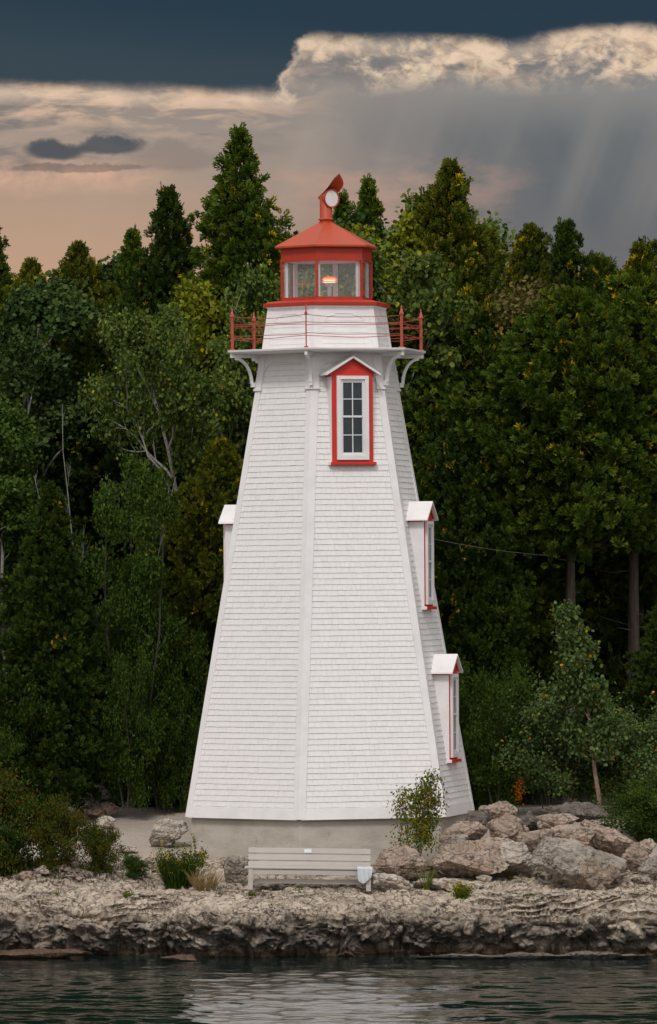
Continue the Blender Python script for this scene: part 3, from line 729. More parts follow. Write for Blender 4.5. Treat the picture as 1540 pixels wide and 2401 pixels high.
    ob=mesh_np('rocky_shore',P,Fc,M['ledge'],smooth=True); tag(ob,kind='structure'); return P.reshape(X.shape+(3,))
SH=shore()
def shore_z(x,y):
    A=SH.reshape(-1,3); m=(np.abs(A[:,0]-x)<.06)&(np.abs(A[:,1]-y)<.08)
    z=gz(x,y)
    return max(z,float(np.percentile(A[m,2],80))) if m.any() else z
def water():
    # near patch with real waves, far sheet around it
    xs=np.concatenate([[-1500,-400,-120,-50,-25],np.arange(-12,12.01,.05),[25,50,120,400,1500]])
    ys=np.concatenate([[-3000,-900,-300,-160,-100,-60],np.arange(-36,-5,.05),[-4.5]])
    X,Y=np.meshgrid(xs,ys); P=np.stack([X.ravel(),Y.ravel(),0*X.ravel()],1)
    a=np.clip((P[:,1]+40)/6,0,1)*np.clip((14-np.abs(P[:,0]))/2,0,1)
    cal=.45+.55*np.clip((-8.5-P[:,1])/6,0,1)
    P[:,2]=a*cal*(fbm(P*[.40,.60,0],3,61,.5)*.045+fbm(P*[1.7,1.9,0],2,66,.5)*.030)
    nx,ny=len(xs),len(ys); i=np.arange(nx*ny).reshape(ny,nx)
    Fc=np.stack([i[:-1,:-1],i[:-1,1:],i[1:,1:],i[1:,:-1]],-1).reshape(-1,4)
    m,t,b=new_mat('lake_water'); geo=t.nodes.new('ShaderNodeNewGeometry')
    mp=t.nodes.new('ShaderNodeMapping'); mp.inputs['Scale'].default_value=(1,1.5,1); t.links.new(geo.outputs['Position'],mp.inputs[0])
    n=noise(t,mp.outputs[0],2.6,2,.5); n2=noise(t,mp.outputs[0],6,2,.5)
    b.inputs['Base Color'].default_value=(.003,.013,.012,1); b.inputs['Roughness'].default_value=.04; b.inputs['IOR'].default_value=1.38
    bump(t,b,n*1.0+n2*.2,.014,.9)
    tag(mesh_np('water',P,Fc,m,smooth=True),kind='structure')
water()

# ================================================================== ROCKS
import bmesh
_ico={}
def ico(sub):
    if sub not in _ico:
        bm=bmesh.new(); bmesh.ops.create_icosphere(bm,subdivisions=sub,radius=1)
        _ico[sub]=(np.array([v.co[:] for v in bm.verts]),np.array([[v.index for v in f.verts] for f in bm.faces])); bm.free()
    return _ico[sub]
def boulder(seed,size,mat,name='boulder',sub=6,rough=1.0,flat=0,nplanes=18):
    V,Fc=ico(sub); r=np.random.default_rng(seed); P=V.copy()
    for _ in range(nplanes):
        n=r.normal(size=3); n[2]*=1.0; n/=np.linalg.norm(n); d=r.uniform(.45,.80)
        k=P@n-d; P=P-np.outer(np.where(k>0,k*.93,0),n)
    P/=np.abs(P).max(0)
    size=np.array(size)/2; Q=P*size; s0=size.mean()
    N=P/np.linalg.norm(P,axis=1)[:,None]
    off=seed*3.7
    w1,w2=worley(Q*3.2/ max(.5,s0)**.3+off,seed)
    dsp=fbm(Q*2.2/max(.35,s0)+off,4,seed)*.10*s0+ -(1-np.clip((w2-w1)*5,0,1))*.045*s0*rough + fbm(Q*9+off,4,seed+3,.6)*.030*rough-np.clip(.3-worley(Q*14+off,seed+2)[0],0,1)*.045*rough
    # bedding grooves
    dsp+= -.022*rough*np.clip(np.sin((Q@np.array([.25,.1,1.0]))*26/max(.5,s0)**.5+fbm(Q*2+off,3,seed+5)*3)-.55,0,1)*2
    Q=Q+N*dsp[:,None]
    return Q,Fc
ROCKN=[0]
G1=G2=None
def solveY(x,yb,lo=-6.2,hi=12):
    A=SH.reshape(-1,3)
    for Y in np.arange(lo,hi,.05):
        p=PX(x,yb,Y); g=gz(p[0],Y)
        if Y<-1.3:
            j=int(np.argmin((A[:,0]-p[0])**2+(A[:,1]-Y)**2+ (A[:,2]<.9)*9)); g=max(g,A[j,2])
        if g>=p[2]: return float(Y)
    return None
def rock(x,y,w,h,Y,mat,label,depth=.9,tilt=0,yaw=None,group=None,cat='rock',name='boulder',sub=6,seed=None,rough=1.0):
    ROCKN[0]+=1; seed=seed or ROCKN[0]+10
    if group!=G1 or y+h/2>2040:
        r_=solveY(x,y+h/2-2)
        if r_ is not None and Y>-7: Y=r_+.05
    k=(D0+Y)/F; c=PX(x,y,Y); W=w*k*1.06; Hh=h*k*1.12
    Q,Fc=boulder(seed,(W,W*depth,Hh*1.15),None,sub=sub,rough=rough)
    a=R_(tilt); ca_,sa_=math.cos(a),math.sin(a); Q=Q@np.array([[ca_,0,sa_],[0,1,0],[-sa_,0,ca_]])
    base=c-np.array([0,0,Hh*.5])
    Q=Q+np.array([0,0,Hh*.5])
    o=mesh_np(name,Q,Fc,mat,smooth=True); o.location=tuple(base); o.data.update()
    return tag(o,label,cat,group)
G1='boulders piled right of the lighthouse'
B,BG,BP,BD=M['boulder'],M['boulder_grey'],M['boulder_pale'],M['boulder_dark']
rock(1085,2022,205,84,-4.6,B,'long flat pinkish slab lying just right of the small sapling, front of the pile',.75,-6,group=G1,seed=21)
rock(936,2024,122,74,-4.3,B,'reddish brown rough rock right beside the end of the bench',.8,8,group=G1,seed=22)
rock(1216,2010,92,84,-4.5,BP,'bright pale wedge-shaped boulder between the long slab and the largest grey boulder',.8,35,group=G1,seed=23)
rock(1350,2020,222,112,-4.4,BG,'largest boulder of the pile, grey and lichened, sloping down to the right',.75,-16,group=G1,seed=24)
rock(1095,1958,130,56,-2.6,B,'slanting pinkish slab leaning up toward the concrete foundation',.8,18,group=G1,seed=25)
rock(1200,1950,118,62,-2.4,B,'brown angular boulder in the middle of the pile with a dark cleft',.8,-8,group=G1,seed=26)
rock(1168,1910,98,50,-1.2,B,'topmost brown boulder of the pile beside the lighthouse corner',.9,4,group=G1,seed=27)
rock(1298,1928,112,54,-1.6,B,'squarish pinkish boulder high in the pile with a shadowed underside',.8,-5,group=G1,seed=28)
rock(1412,1962,146,66,-2.4,B,'brown boulder behind the largest one, near the birch foot',.8,-10,group=G1,seed=29)
rock(1340,1958,120,60,-2.8,B,'brown boulder wedged between the squarish pinkish one and the largest grey one',.8,12,group=G1,seed=30)
rock(1488,2014,96,64,-3.8,B,'medium pinkish boulder touching the right end of the largest one',.8,-14,group=G1,seed=31)
rock(1532,2040,70,52,-4.4,BG,'grey boulder cut by the right edge of the photo',.9,0,group=G1,seed=32)
rock(1512,1990,60,40,-2.8,B,'small pink boulder under the low shrub on the far right',.9,0,group=G1,seed=33,sub=5)
rock(1158,1996,150,52,-3.5,B,'low brown slab behind the long flat slab',.8,-4,group=G1,seed=34)
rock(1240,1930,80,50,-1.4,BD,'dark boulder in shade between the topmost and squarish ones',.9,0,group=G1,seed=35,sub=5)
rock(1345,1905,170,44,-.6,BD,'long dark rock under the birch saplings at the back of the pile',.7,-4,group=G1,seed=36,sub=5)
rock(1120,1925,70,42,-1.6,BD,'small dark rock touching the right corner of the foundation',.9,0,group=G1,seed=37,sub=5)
rock(1270,1975,110,50,-3.0,B,'brown rock behind the bright pale wedge',.9,6,group=G1,seed=38,sub=5)
rock(1060,1985,80,50,-3.2,BG,'small grey rock directly behind the sapling stems',.9,6,group=G1,seed=39,sub=5)
rock(925,1972,24,24,-3.6,BP,'small white stone at the foot of the foundation beside the sapling',.9,0,seed=40,sub=4,rough=.5,name='stone',cat='stone')
rock(908,1985,46,26,-3.6,BP,'low pale stone in front of the small white one by the foundation',.9,0,seed=41,sub=5,rough=.6,name='stone',cat='stone')
G2='rocks left of the lighthouse'
rock(243,1864,100,58,4.4,BD,'large dark boulder under the trees left of the gravel',.8,-10,group=G2,seed=42)
rock(230,1903,92,36,3.2,B,'flat brown rock below the large dark boulder on the left',.8,5,group=G2,seed=43)
rock(243,1930,80,30,1.6,BP,'whitish flat rock at the gravel edge behind the left shrubs',.8,8,group=G2,seed=44)
rock(388,1958,104,60,-.4,BP,'pitted whitish boulder standing alone on the gravel left of the foundation',.75,6,group=G2,seed=45,rough=1.5)
rock(406,1884,66,24,5.2,BD,'low brown rock at the back of the gravel beside the tower corner',.8,0,group=G2,seed=46,sub=5)
rock(554,2032,66,70,-4.2,BG,'dark pitted rock standing at the left end of the bench',.8,0,group=G2,seed=62,rough=1.1)
rock(150,2032,62,30,-4.2,B,'tan rock at the edge of the ledge beneath the left shrubs',.8,0,group=G2,seed=48,sub=5)
rock(172,2011,40,22,-3.8,B,'small tan rock sitting behind the tan rock under the left shrubs',.9,0,group=G2,seed=49,sub=5)
rock(100,2040,36,20,-4.4,BP,'small pale rock at the left end of the ledge',.9,0,group=G2,seed=50,sub=5)
rock(64,1938,48,34,-.8,BP,'pale rock glimpsed through the left shrubs',.9,0,group=G2,seed=51,sub=5)
rock(300,1990,44,20,-2.4,BP,'low pale rock between the two left shrubs',.9,0,group=G2,seed=52,sub=5)
rock(455,1998,60,16,-2.8,BP,'low pale rock beside the foundation corner',.8,0,group=G2,seed=53,sub=5)
rock(425,2248,96,16,-8.9,M['boulder_algae'],'flat orange rock awash at the water edge below the ledge',.6,0,seed=54,sub=5,rough=.4,name='rock',cat='rock')
rock(120,2234,300,20,-7.9,M['boulder_algae'],'long orange-brown shelf at the waterline on the left',.25,0,seed=55,sub=6,rough=.6,name='rock_shelf',cat='rock')
rock(1270,2241,560,12,-8.2,BD,'thin flat shelf just above the water along the right',.12,0,seed=56,sub=6,rough=.4,name='rock_shelf',cat='rock')
rock(905,2070,110,40,-5.6,BP,'pale rock slab on the ledge just right of the bench leg',.7,0,seed=57,name='rock_slab',cat='rock')
rock(1040,2072,190,26,-5.5,BP,'long thin pale slab on the ledge in front of the long flat boulder',.5,-3,seed=58,name='rock_slab',cat='rock')

for i,(x,y,w,h,Y,lab) in enumerate(((1255,2046,34,20,-4.9,'small stone wedged under the left end of the largest boulder'),(1440,2064,46,22,-5.2,'small stone below the right end of the largest boulder'),(1135,2060,40,18,-5.1,'small stone under the long flat slab'),(1010,2030,36,24,-4.6,'small stone between the reddish rock and the long slab'),(1262,1998,40,26,-3.9,'small pinkish stone above the bright pale wedge'),(1405,1925,50,28,-1.6,'small stone beside the foot of the birch sapling'),(1080,1992,44,24,-3.3,'small brown stone behind the left end of the long slab'),(1500,2062,50,22,-5.0,'flat small stone at the far right end of the ledge'),(870,2062,40,22,-5.2,'small pale stone at the right leg of the bench'),(60,2052,44,20,-4.8,'small tan stone at the left edge of the ledge'),(205,2048,34,16,-4.8,'small tan stone under the dark green shrub'),(352,2052,40,16,-4.8,'small pale stone left of the goldenrod'))):
    rock(x,y,w,h,Y,[B,BG,BP][i%3],lab,.8,0,group='small loose stones along the ledge',seed=90+i,sub=4,name='stone',cat='stone')

# ================================================================== BENCH
bz=PX(725,2084,-5.25); bench=empty('bench',tuple(bz)); bench.rotation_euler=(0,R_(.8),R_(1.2))
tag(bench,'beige painted wooden plank bench on the rock ledge in front of the lighthouse','bench')
kb=(D0-5.25)/F
L=1050*.274*kb; hx=L/2
def bb(name,c,d,mat=M['bench'],par=bench,bev=.006,rx=0):
    m_=MB(); m_.box((0,0,0),d); o=m_.build(name,mat,par,bevel=bev); o.location=c; o.rotation_euler=(R_(rx),0,0); return o
for z,dz_ in ((.490,.118),(.631,.122),(.768,.108)):
    bb('backrest_slat',(0,.26+(z-.49)*.2,z),(L,.035,dz_),rx=-11)
for y in (-.16,-.03,.10): bb('seat_slat',(-.03,y,.432+(.0 if y>-.1 else .0)),(L+.1 if y<-.1 else L+.06,.115,.036))
bb('apron',(.0,-.175,.350),(L-.06,.035,.105)); bb('apron',(0,.17,.350),(L-.06,.035,.105))
for s in (-1,1):
    bb('leg',(s*(hx-.05),-.17,.195),(.095,.075,.43)); bb('leg',(s*(hx-.05),.18,.195),(.095,.075,.43))
    bb('back_post',(s*(hx-.12),.315,.60),(.07,.05,.46),rx=-11)
    bb('side_rail',(s*(hx-.05),.005,.165),(.05,.27,.085))
bb('back_post',(0,.315,.60),(.07,.05,.46),rx=-11)
bb('stretcher',(0,.0,.155),(L-.25,.05,.095))
bb('plaque',(-.035,.293,.770),(.15,.006,.075),mat=M['brass'],bev=.002,rx=-11)
# cloth draped over the right end of the seat
def cloth():
    n=40; U=np.linspace(0,1,n); Vv=np.linspace(0,1,n); P=[]
    for v in Vv:
        for u in U:
            fold=.012*math.sin(u*19+2*math.sin(v*3))*max(0,v-.3)*1.6
            w=.285+.06*v*0
            x=(u-.5)*w*(1+.12*math.sin(v*3))
            if v<.35: y=.10-v/.35*.335; z=.455+.006*math.sin(u*9+v*12)
            else:
                d=(v-.35)/.65*(.30+.05*math.sin(u*4+.6)-.10*abs(u-.55)); y=-.238-.012*math.sin(min(1,d/.03)*1.57)-fold*1.5; z=.455-d
                x=x*(1-.18*(v-.35))
            P.append((x,y,z))
    i=np.arange(n*n).reshape(n,n); Fc=np.stack([i[:-1,:-1],i[:-1,1:],i[1:,1:],i[1:,:-1]],-1).reshape(-1,4)
    o=mesh_np('towel',np.array(P),Fc,M['cloth'],smooth=True); sol=o.modifiers.new('thick','SOLIDIFY'); sol.thickness=.006
    o.location=(bz[0]+hx-.13,bz[1]+.02,bz[2]-.005); o.rotation_euler=(0,R_(.8),R_(1.2))
    tag(o,'pale blue cloth draped over the right end of the bench seat','towel')
cloth()

# ================================================================== VEGETATION
def nrm(a): return a/(np.linalg.norm(a,axis=-1,keepdims=True)+1e-9)
# spray template in (d,s,n)
def spray_tpl(npair=4,L=1.0,lw=.16,ll=.42,ang=38):
    Q=[]
    def leaf(p,dirv,l,w,lift):
        d=np.array([math.cos(dirv),math.sin(dirv)]); s=np.array([-d[1],d[0]])
        Q.append([(p[0],p[1],lift),(p[0]+d[0]*l*.55-s[0]*w,p[1]+d[1]*l*.55-s[1]*w,lift-.02),(p[0]+d[0]*l,p[1]+d[1]*l,lift-.10),(p[0]+d[0]*l*.55+s[0]*w,p[1]+d[1]*l*.55+s[1]*w,lift+.03)])
    for i in range(npair):
        t=.05+i/npair*.72
        for sg in (-1,1): leaf((t,0),R_(sg*(ang+8*(i%2))),ll*(1-.35*abs(t-.35)),lw/2,.02*i*sg)
    leaf((.62,0),0,.42,lw/2,0)
    return np.array(Q)
TPL=spray_tpl(lw=.19,ll=.46)
TPL[:,:,0]*=1
def place_tpl(tpl,C,Dv,size,tone,tipyellow,rg):
    n=len(C); k=len(tpl)
    rv=nrm(rg.normal(size=(n,3))); S=nrm(np.cross(Dv,rv)); N=np.cross(Dv,S)
    V=(C[:,None,None,:]+size[:,None,None,None]*(tpl[None,:,:,0:1]*Dv[:,None,None,:]+tpl[None,:,:,1:2]*S[:,None,None,:]+tpl[None,:,:,2:3]*N[:,None,None,:]))
    T=np.repeat(tone[:,None],k,1)+rg.uniform(-.08,.08,(n,k))+np.linspace(-.06,.16,k)[None,:]; T=np.clip(T,0,.94)
    if tipyellow is not None:
        T[tipyellow,-3:]=rg.uniform(.965,1,(tipyellow.sum(),3))
    return V.reshape(-1,3),np.arange(n*k*4).reshape(-1,4),T.ravel()
def tubes_np(segs,n=5):
    """segs: list of (pts,radii)"""
    mb=MB()
    for p,r in segs: mb.tube(p,r,n,caps=False)
    return mb
def cedar_mesh(seed,H=10.0,Rm=1.7,nb=330,lean=0,low=.04,shape=.8,dens=1.0,yellow=.10,matn='cedar',sz=.20,gapy=.0,barkm='bark_dark',ragged=1.0,bias=0,cone=.5):
    rg=np.random.default_rng(seed); C=[];Dv=[];T=[];Yf=[]; segs=[]
    tr=[np.array([.12*H*.02*math.sin(z*1.3+seed),.12*H*.02*math.cos(z*1.1+seed),z*H]) for z in np.linspace(0,.985,10)]
    segs.append((tr,[max(.012,.016*H*(1-z)**.9+.008) for z in np.linspace(0,1,10)]))
    # lobes: make crown uneven
    lob=rg.uniform(.62,1.12,(14,9))
    for i in range(nb):
        t=low+(1-low)*((i+rg.uniform())/nb)**1.12
        az=i*2.39996+rg.uniform(-.3,.3)
        prof=min(1,(.02+cone*(1-t)*H)/Rm)*min(1,.45+t*3.5)
        lb=lob[int(t*13.99)%14,int((az%(2*math.pi))/(2*math.pi)*8.99)]
        Lb=Rm*prof*(1+(lb-1)*ragged)*rg.uniform(.72,1.05)+.05
        if rg.random()<.07*ragged: Lb=Lb*1.3+.08
        el=R_(-12+50*t+max(0,t-.9)*260+rg.uniform(-10,10))
        d=np.array([math.cos(az)*math.cos(el),math.sin(az)*math.cos(el),math.sin(el)])
        st=np.array([np.interp(t,np.linspace(0,.985,10),[p[0] for p in tr]),np.interp(t,np.linspace(0,.985,10),[p[1] for p in tr]),t*H*.985])
        pts=[st+d*Lb*u+np.array([0,0,1])*(.18*Lb*u*u-.06*Lb*math.sin(u*3)) for u in (0,.35,.7,1.0)]
        if t<low+.03 and low>.3 and i%6==0:
            for _ in range(2):
                zt=rg.uniform(.10,low); a2=rg.uniform(0,6.28); l2=rg.uniform(.3,1.0); b0=np.array([0,0,zt*H]); dd2=np.array([math.cos(a2),math.sin(a2),rg.uniform(-.15,.25)]); segs.append(([b0,b0+dd2*l2*.6,b0+dd2*l2+rg.normal(size=3)*.08],[.02,.011,.004]))
        if Lb>.35 : segs.append((pts[:3] if True else pts,[.008+.008*Lb,.006+.004*Lb,.003]))
        nc=max(1,int(Lb*4.2*dens+rg.uniform(0,1)))
        u=np.sqrt(rg.uniform(.10,1.0,nc)); u[0]=1.0
        cc_=st+d*Lb*u[:,None]+np.array([0,0,1])*(.18*Lb*u*u-.06*Lb*np.sin(u*3))[:,None]
        cc_=cc_+rg.normal(size=(nc,3))*(.17*Lb*(1.1-u)+min(.05,.12*Lb))[:,None]
        k_=rg.integers(6,12,nc); idx=np.repeat(np.arange(nc),k_); ns=len(idx)
        out_=nrm(np.stack([cc_[:,0]-st[0],cc_[:,1]-st[1],cc_[:,2]*0+.25*Lb],1))
        dd=nrm(out_[idx]*.75+np.array([0,0,.35])+rg.normal(size=(ns,3))*.60)
        c=cc_[idx]+dd*rg.uniform(-.02,.10,ns)[:,None]*(sz/.2)
        ct=rg.uniform(0,.62,nc)
        C.append(c);Dv.append(dd); T.append(ct[idx]*.75+rg.uniform(0,.2,ns)+.10*u[idx]+bias)
        yc=(rg.random(nc)<yellow*(1.7 if rg.random()<.35 else .35)*(.4+t)*(u>.6)*1.2)
        Yf.append(yc[idx]&(rg.random(ns)<.7))
    C=np.concatenate(C);Dv=np.concatenate(Dv);T=np.concatenate(T);Yf=np.concatenate(Yf)
    V,Fc,tn=place_tpl(TPL,C,Dv,rg.uniform(.7,1.25,len(C))*sz,T,Yf,rg)
    return (V,Fc,tn,matn,segs,barkm)
LEAF_R=np.array([[(0,0,0),(.30,-.46,.05),(.72,-.42,.03),(1,0,-.08),(.72,.42,.03),(.30,.46,.05)]])
LEAF_D=np.array([[(0,0,0),(.45,-.28,.06),(1,0,-.08),(.45,.28,.06)]])
def broad_mesh(seed,H=6.0,Rm=2.0,stems=1,leaf=.06,nleaf=20000,base=.15,matn='aspen',barkm='bark_pale',tpl='R',droop=.0,up=.7,clump=.20,thick=1.0,levels=4,shape='round',yfrac=.03):
    rg=np.random.default_rng(seed); segs=[]; tips=[]
    def grow(p,d,L,r,lv):
        n=4; pts=[p]; q=p.copy(); dd=d.copy()
        for i in range(n):
            dd=nrm(dd+rg.normal(size=3)*.16+np.array([0,0,.06*up-droop*.1])); q=q+dd*L/n; pts.append(q.copy())
        segs.append((pts,list(np.linspace(r,r*.58,n+1))))
        if lv<=1:
            tips.append((pts[2],pts[-1])); 
        if lv<=0: return
        for i in range(rg.integers(3,5)):
            k=rg.integers(1,n+1); ang=rg.uniform(.35,.95)
            sd=nrm(np.cross(dd,rg.normal(size=3))); nd=nrm(dd*math.cos(ang)+sd*math.sin(ang)+np.array([0,0,.15*up]))
            grow(pts[k],nd,L*rg.uniform(.52,.78),r*.52,lv-1)
    for s in range(stems):
        a=rg.uniform(0,6.28); o=.0 if stems==1 else rg.uniform(.02,.22)*Rm
        lean=.06 if stems==1 else rg.uniform(.1,.5)
        d0=nrm(np.array([math.cos(a)*lean,math.sin(a)*lean,1.0]))
        # main stem with side limbs
        n=9; pts=[];q=np.array([math.cos(a)*o,math.sin(a)*o,0.0]); dd=d0; hh=H*(1 if stems==1 else rg.uniform(.65,1)); r0=.017*H*thick/(stems**.4)
        for i in range(n+1):
            pts.append(q.copy()); dd=nrm(dd+rg.normal(size=3)*np.array([.10,.10,0])); q=q+dd*hh*.93/n
        segs.append((pts,[max(.006,r0*(1-i/n)**.8+.004) for i in range(n+1)]))
        nl=int(13 if stems==1 else 8)
        for j in range(nl):
            t=base+(1-base)*(j+rg.uniform())/nl; k=t*n; i0=min(n-1,int(k)); p=pts[i0]+(pts[i0+1]-pts[i0])*(k-i0)
            if shape=='round': pr=math.sin(min(1,max(.05,(t-base)/(1-base)))*2.3+.45)
            else: pr=(1-t)**.7*.9+.12
            az=j*2.4+rg.uniform(-.4,.4)+a; el=R_(15+45*t*up)
            d=np.array([math.cos(az)*math.cos(el),math.sin(az)*math.cos(el),math.sin(el)])
            grow(p,d,Rm*pr*.55*rg.uniform(.75,1.15),r0*.42*(1-t*.5),levels-2)
        tips.append((pts[-2],pts[-1]))
    nt=len(tips); per=max(3,int(nleaf/nt)); C=[];D=[];T=[]
    A=np.array([t[0] for t in tips]);Bq=np.array([t[1] for t in tips])
    idx=np.repeat(np.arange(nt),per); u=rg.uniform(0,1.15,len(idx))[:,None]
    C=A[idx]*(1-u)+Bq[idx]*u+rg.normal(size=(len(idx),3))*clump*np.array([1,1,.7])
    D=nrm(rg.normal(size=(len(idx),3))*.8+np.array([0,-.15,-.25-droop]))
    tone=np.clip(rg.uniform(0,.6,nt)[idx]*.7+rg.uniform(0,.5,len(idx)),0,.9)
    tp=LEAF_R if tpl=='R' else LEAF_D
    nrmv=nrm(rg.normal(size=(len(idx),3))*.6+np.array([0,-.35,.75]))
    S=nrm(np.cross(D,nrmv)); N=np.cross(S,D); sz=rg.uniform(.7,1.25,len(idx))*leaf
    k=tp.shape[1]
    V=(C[:,None,:]+sz[:,None,None]*(tp[0][None,:,0:1]*D[:,None,:]+tp[0][None,:,1:2]*S[:,None,:]+tp[0][None,:,2:3]*N[:,None,:]))
    zs=np.percentile(V[:,:,2],99.7); rs=np.percentile(np.hypot(V[:,:,0],V[:,:,1]),96); fz=H/zs; fr_=Rm/rs
    V=V*np.array([fr_,fr_,fz]); segs=[([q*np.array([fr_,fr_,fz]) for q in p],r) for p,r in segs]
    tn=tone.copy(); yl=rg.random(len(idx))<yfrac; tn[yl]=rg.uniform(.95,1,yl.sum())
    return (V.reshape(-1,3),np.arange(len(idx)*k).reshape(-1,k),tn,matn,segs,barkm)
MESH={}
def realise(key,data):
    V,Fc,tn,matn,segs,bk=data
    crown=mesh_np('crown',V,Fc,M[matn],None,False,tone=tn); tb=tubes_np(segs,6 if len(segs)<500 else 5)
    trunk=mesh_np('trunk',np.array(tb.v),np.array(tb.f),M[bk],None,True)
    MESH[key]=[crown,trunk,False]; 
def plant(name,key,loc,scale,rot,label,cat,group=None,names=('crown','trunk'),mat=None):
    e=empty(name,tuple(loc)); e.rotation_euler=(0,0,rot); 
    c,t,used=MESH[key]
    if used: c=c.copy(); t=t.copy(); COL.objects.link(c); COL.objects.link(t)
    else: MESH[key][2]=True
    for o,nm in ((c,names[0]),(t,names[1])):
        o.parent=e; o.scale=scale; o.name=nm
    if mat:
        c.data=c.data if not used else c.data
        if c.data.users>1 or True:
            c.material_slots[0].link='OBJECT'; c.material_slots[0].material=M[mat]
    return tag(e,label,cat,group)
KH={}
def mkc(key,**k): KH[key]=(k.get('H',10.0),k.get('Rm',1.7)); realise(key,cedar_mesh(**k))
def mkb(key,**k): KH[key]=(k.get('H',6.0),k.get('Rm',2.0)); realise(key,broad_mesh(**k))
mkc('spire',seed=1,H=14.5,Rm=2.5,nb=640,low=.36,dens=.95,yellow=.06,sz=.20,ragged=1.6,cone=.37)
mkc('tall',seed=2,H=13,Rm=2.7,nb=640,low=.36,dens=.95,yellow=.06,sz=.205,ragged=1.5,cone=.52)
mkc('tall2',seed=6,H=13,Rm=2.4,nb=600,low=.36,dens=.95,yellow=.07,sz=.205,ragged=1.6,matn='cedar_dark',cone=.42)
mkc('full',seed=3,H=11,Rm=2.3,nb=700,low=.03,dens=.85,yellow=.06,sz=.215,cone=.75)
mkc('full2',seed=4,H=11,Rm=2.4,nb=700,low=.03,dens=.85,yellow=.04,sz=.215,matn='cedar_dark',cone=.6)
mkc('high',seed=7,H=11,Rm=2.3,nb=560,low=.50,dens=1.0,yellow=.05,sz=.215,barkm='bark',cone=.8)
mkc('young',seed=5,H=7.5,Rm=1.7,nb=620,low=.05,dens=1.1,yellow=.01,sz=.17,barkm='bark',cone=.34)
mkb('aspen',seed=11,H=12,Rm=4.3,leaf=.10,nleaf=36000,base=.30,matn='aspen',barkm='bark_pale',clump=.17,levels=4,thick=.8,up=.8)
mkb('aspen2',seed=12,H=11,Rm=3.0,leaf=.105,nleaf=26000,base=.45,matn='aspen_light',barkm='bark_pale',clump=.17,levels=4,thick=.8)
mkb('dec',seed=13,H=11,Rm=2.8,leaf=.10,nleaf=32000,base=.25,matn='decid_dark',barkm='bark_pale',clump=.18,levels=4,thick=.8)
def T(kind,x,ytop,hw,Y,label,name='cedar_tree',cat='tree',mat=None,rot=None,group='trees of the wood behind the lighthouse',sink=.1,yb=None,asp=1.35):
    top=PX(x,ytop,Y); g=gz(top[0],Y) if yb is None else PX(x,yb,Y)[2]; H=top[2]-g+sink; k=(D0+Y)/F
    h0,r0=KH[kind]; sz=H/h0; sx=min(max(hw*k/r0,sz/asp),sz*asp)
    rot=rot if rot is not None else (abs(int(x*7+ytop*3))%628)/100
    return plant(name,kind,(top[0],Y,g-sink),(sx,sx,sz),rot,label,cat,group,mat=mat)
# skyline
T('spire',565,303,250,13,'tallest spire-shaped cedar rising left of the lantern, its tip the highest in the wood')
T('tall2',398,446,190,15,'dark pointed cedar, the second tip to the left of the tallest spire')
T('tall',185,573,190,13.5,'broad golden-tipped cedar on the left skyline',mat='cedar_yellow')
T('spire',-22,505,70,17,'thin tree top cut by the left edge of the photo')
T('tall',75,612,150,14.5,'low cedar top between the left edge and the golden-tipped cedar',mat='cedar_yellow')
T('spire',310,538,110,18,'small narrow cedar top between the golden-tipped one and the dark pointed one')
T('dec',268,600,95,17.5,'rounded leafy tree top behind the small narrow cedar on the left',name='broadleaf_tree')
T('spire',866,421,190,19,'cedar top seen just right of the red vent cowl')
T('spire',800,455,110,21,'narrow cedar top directly behind the red vent cowl')
T('dec',722,520,80,20,'small rounded tree top left of the roof of the lantern',name='broadleaf_tree')
T('tall',1060,381,250,14,'tall full cedar right of the lantern, highest on the right side')
T('dec',1150,470,110,17,'leafy round top on the right shoulder of the tall full cedar',name='broadleaf_tree',mat='aspen')
T('tall',1245,532,170,13,'yellow-tipped cedar top beside the bare twigs on the right skyline',mat='cedar_yellow')
T('tall2',1330,526,170,12.5,'pointed dark cedar on the right skyline just right of the bare twigs')
T('full',1400,615,200,13.5,'blunt cedar top in the dip of the right skyline')
T('tall',1500,575,170,12.5,'wide cedar near the right edge of the skyline')
T('tall2',1575,490,130,17,'cedar top cut by the right edge of the photo')
# aspens around the lantern
T('aspen',600,632,330,8.5,'large grey-green aspen with pale bare branches left of the tower',name='aspen_tree',rot=1.1)
T('aspen2',655,640,180,11,'yellow-green aspen crown left of the lantern glass',name='aspen_tree')
T('aspen2',880,498,190,12,'bright yellow-green aspen just right of the lantern roof',name='aspen_tree')
T('aspen2',975,585,200,10.5,'light green aspen behind the right end of the gallery',name='aspen_tree',mat='aspen')
T('dec',1120,675,190,9.5,'brownish leafy tree right of the gallery railing',name='broadleaf_tree',mat='decid_brown')
T('aspen',440,740,240,9.2,'lower grey-green aspen beside the large aspen, further from the tower',name='aspen_tree',rot=4.0)
# dark mass left
T('dec',60,660,200,10,'dark broadleaf tree at the far left under the golden-tipped cedar',name='broadleaf_tree')
T('dec',60,930,150,8.0,'dark broadleaf tree low on the left edge above the shrubs',name='broadleaf_tree',mat='shrub',asp=1.5)
T('full2',290,720,240,12,'dark cedar filling the gap behind the large aspen')
T('full2',640,760,240,11,'cedar directly behind the left side of the tower')
T('full',520,1040,150,6.2,'yellow-tipped cedar pressed close against the left side of the tower',mat='cedar_yellow',asp=1.6)
T('full2',400,1250,200,7.2,'dark low cedar between the feathery shrub and the tower',asp=1.7)
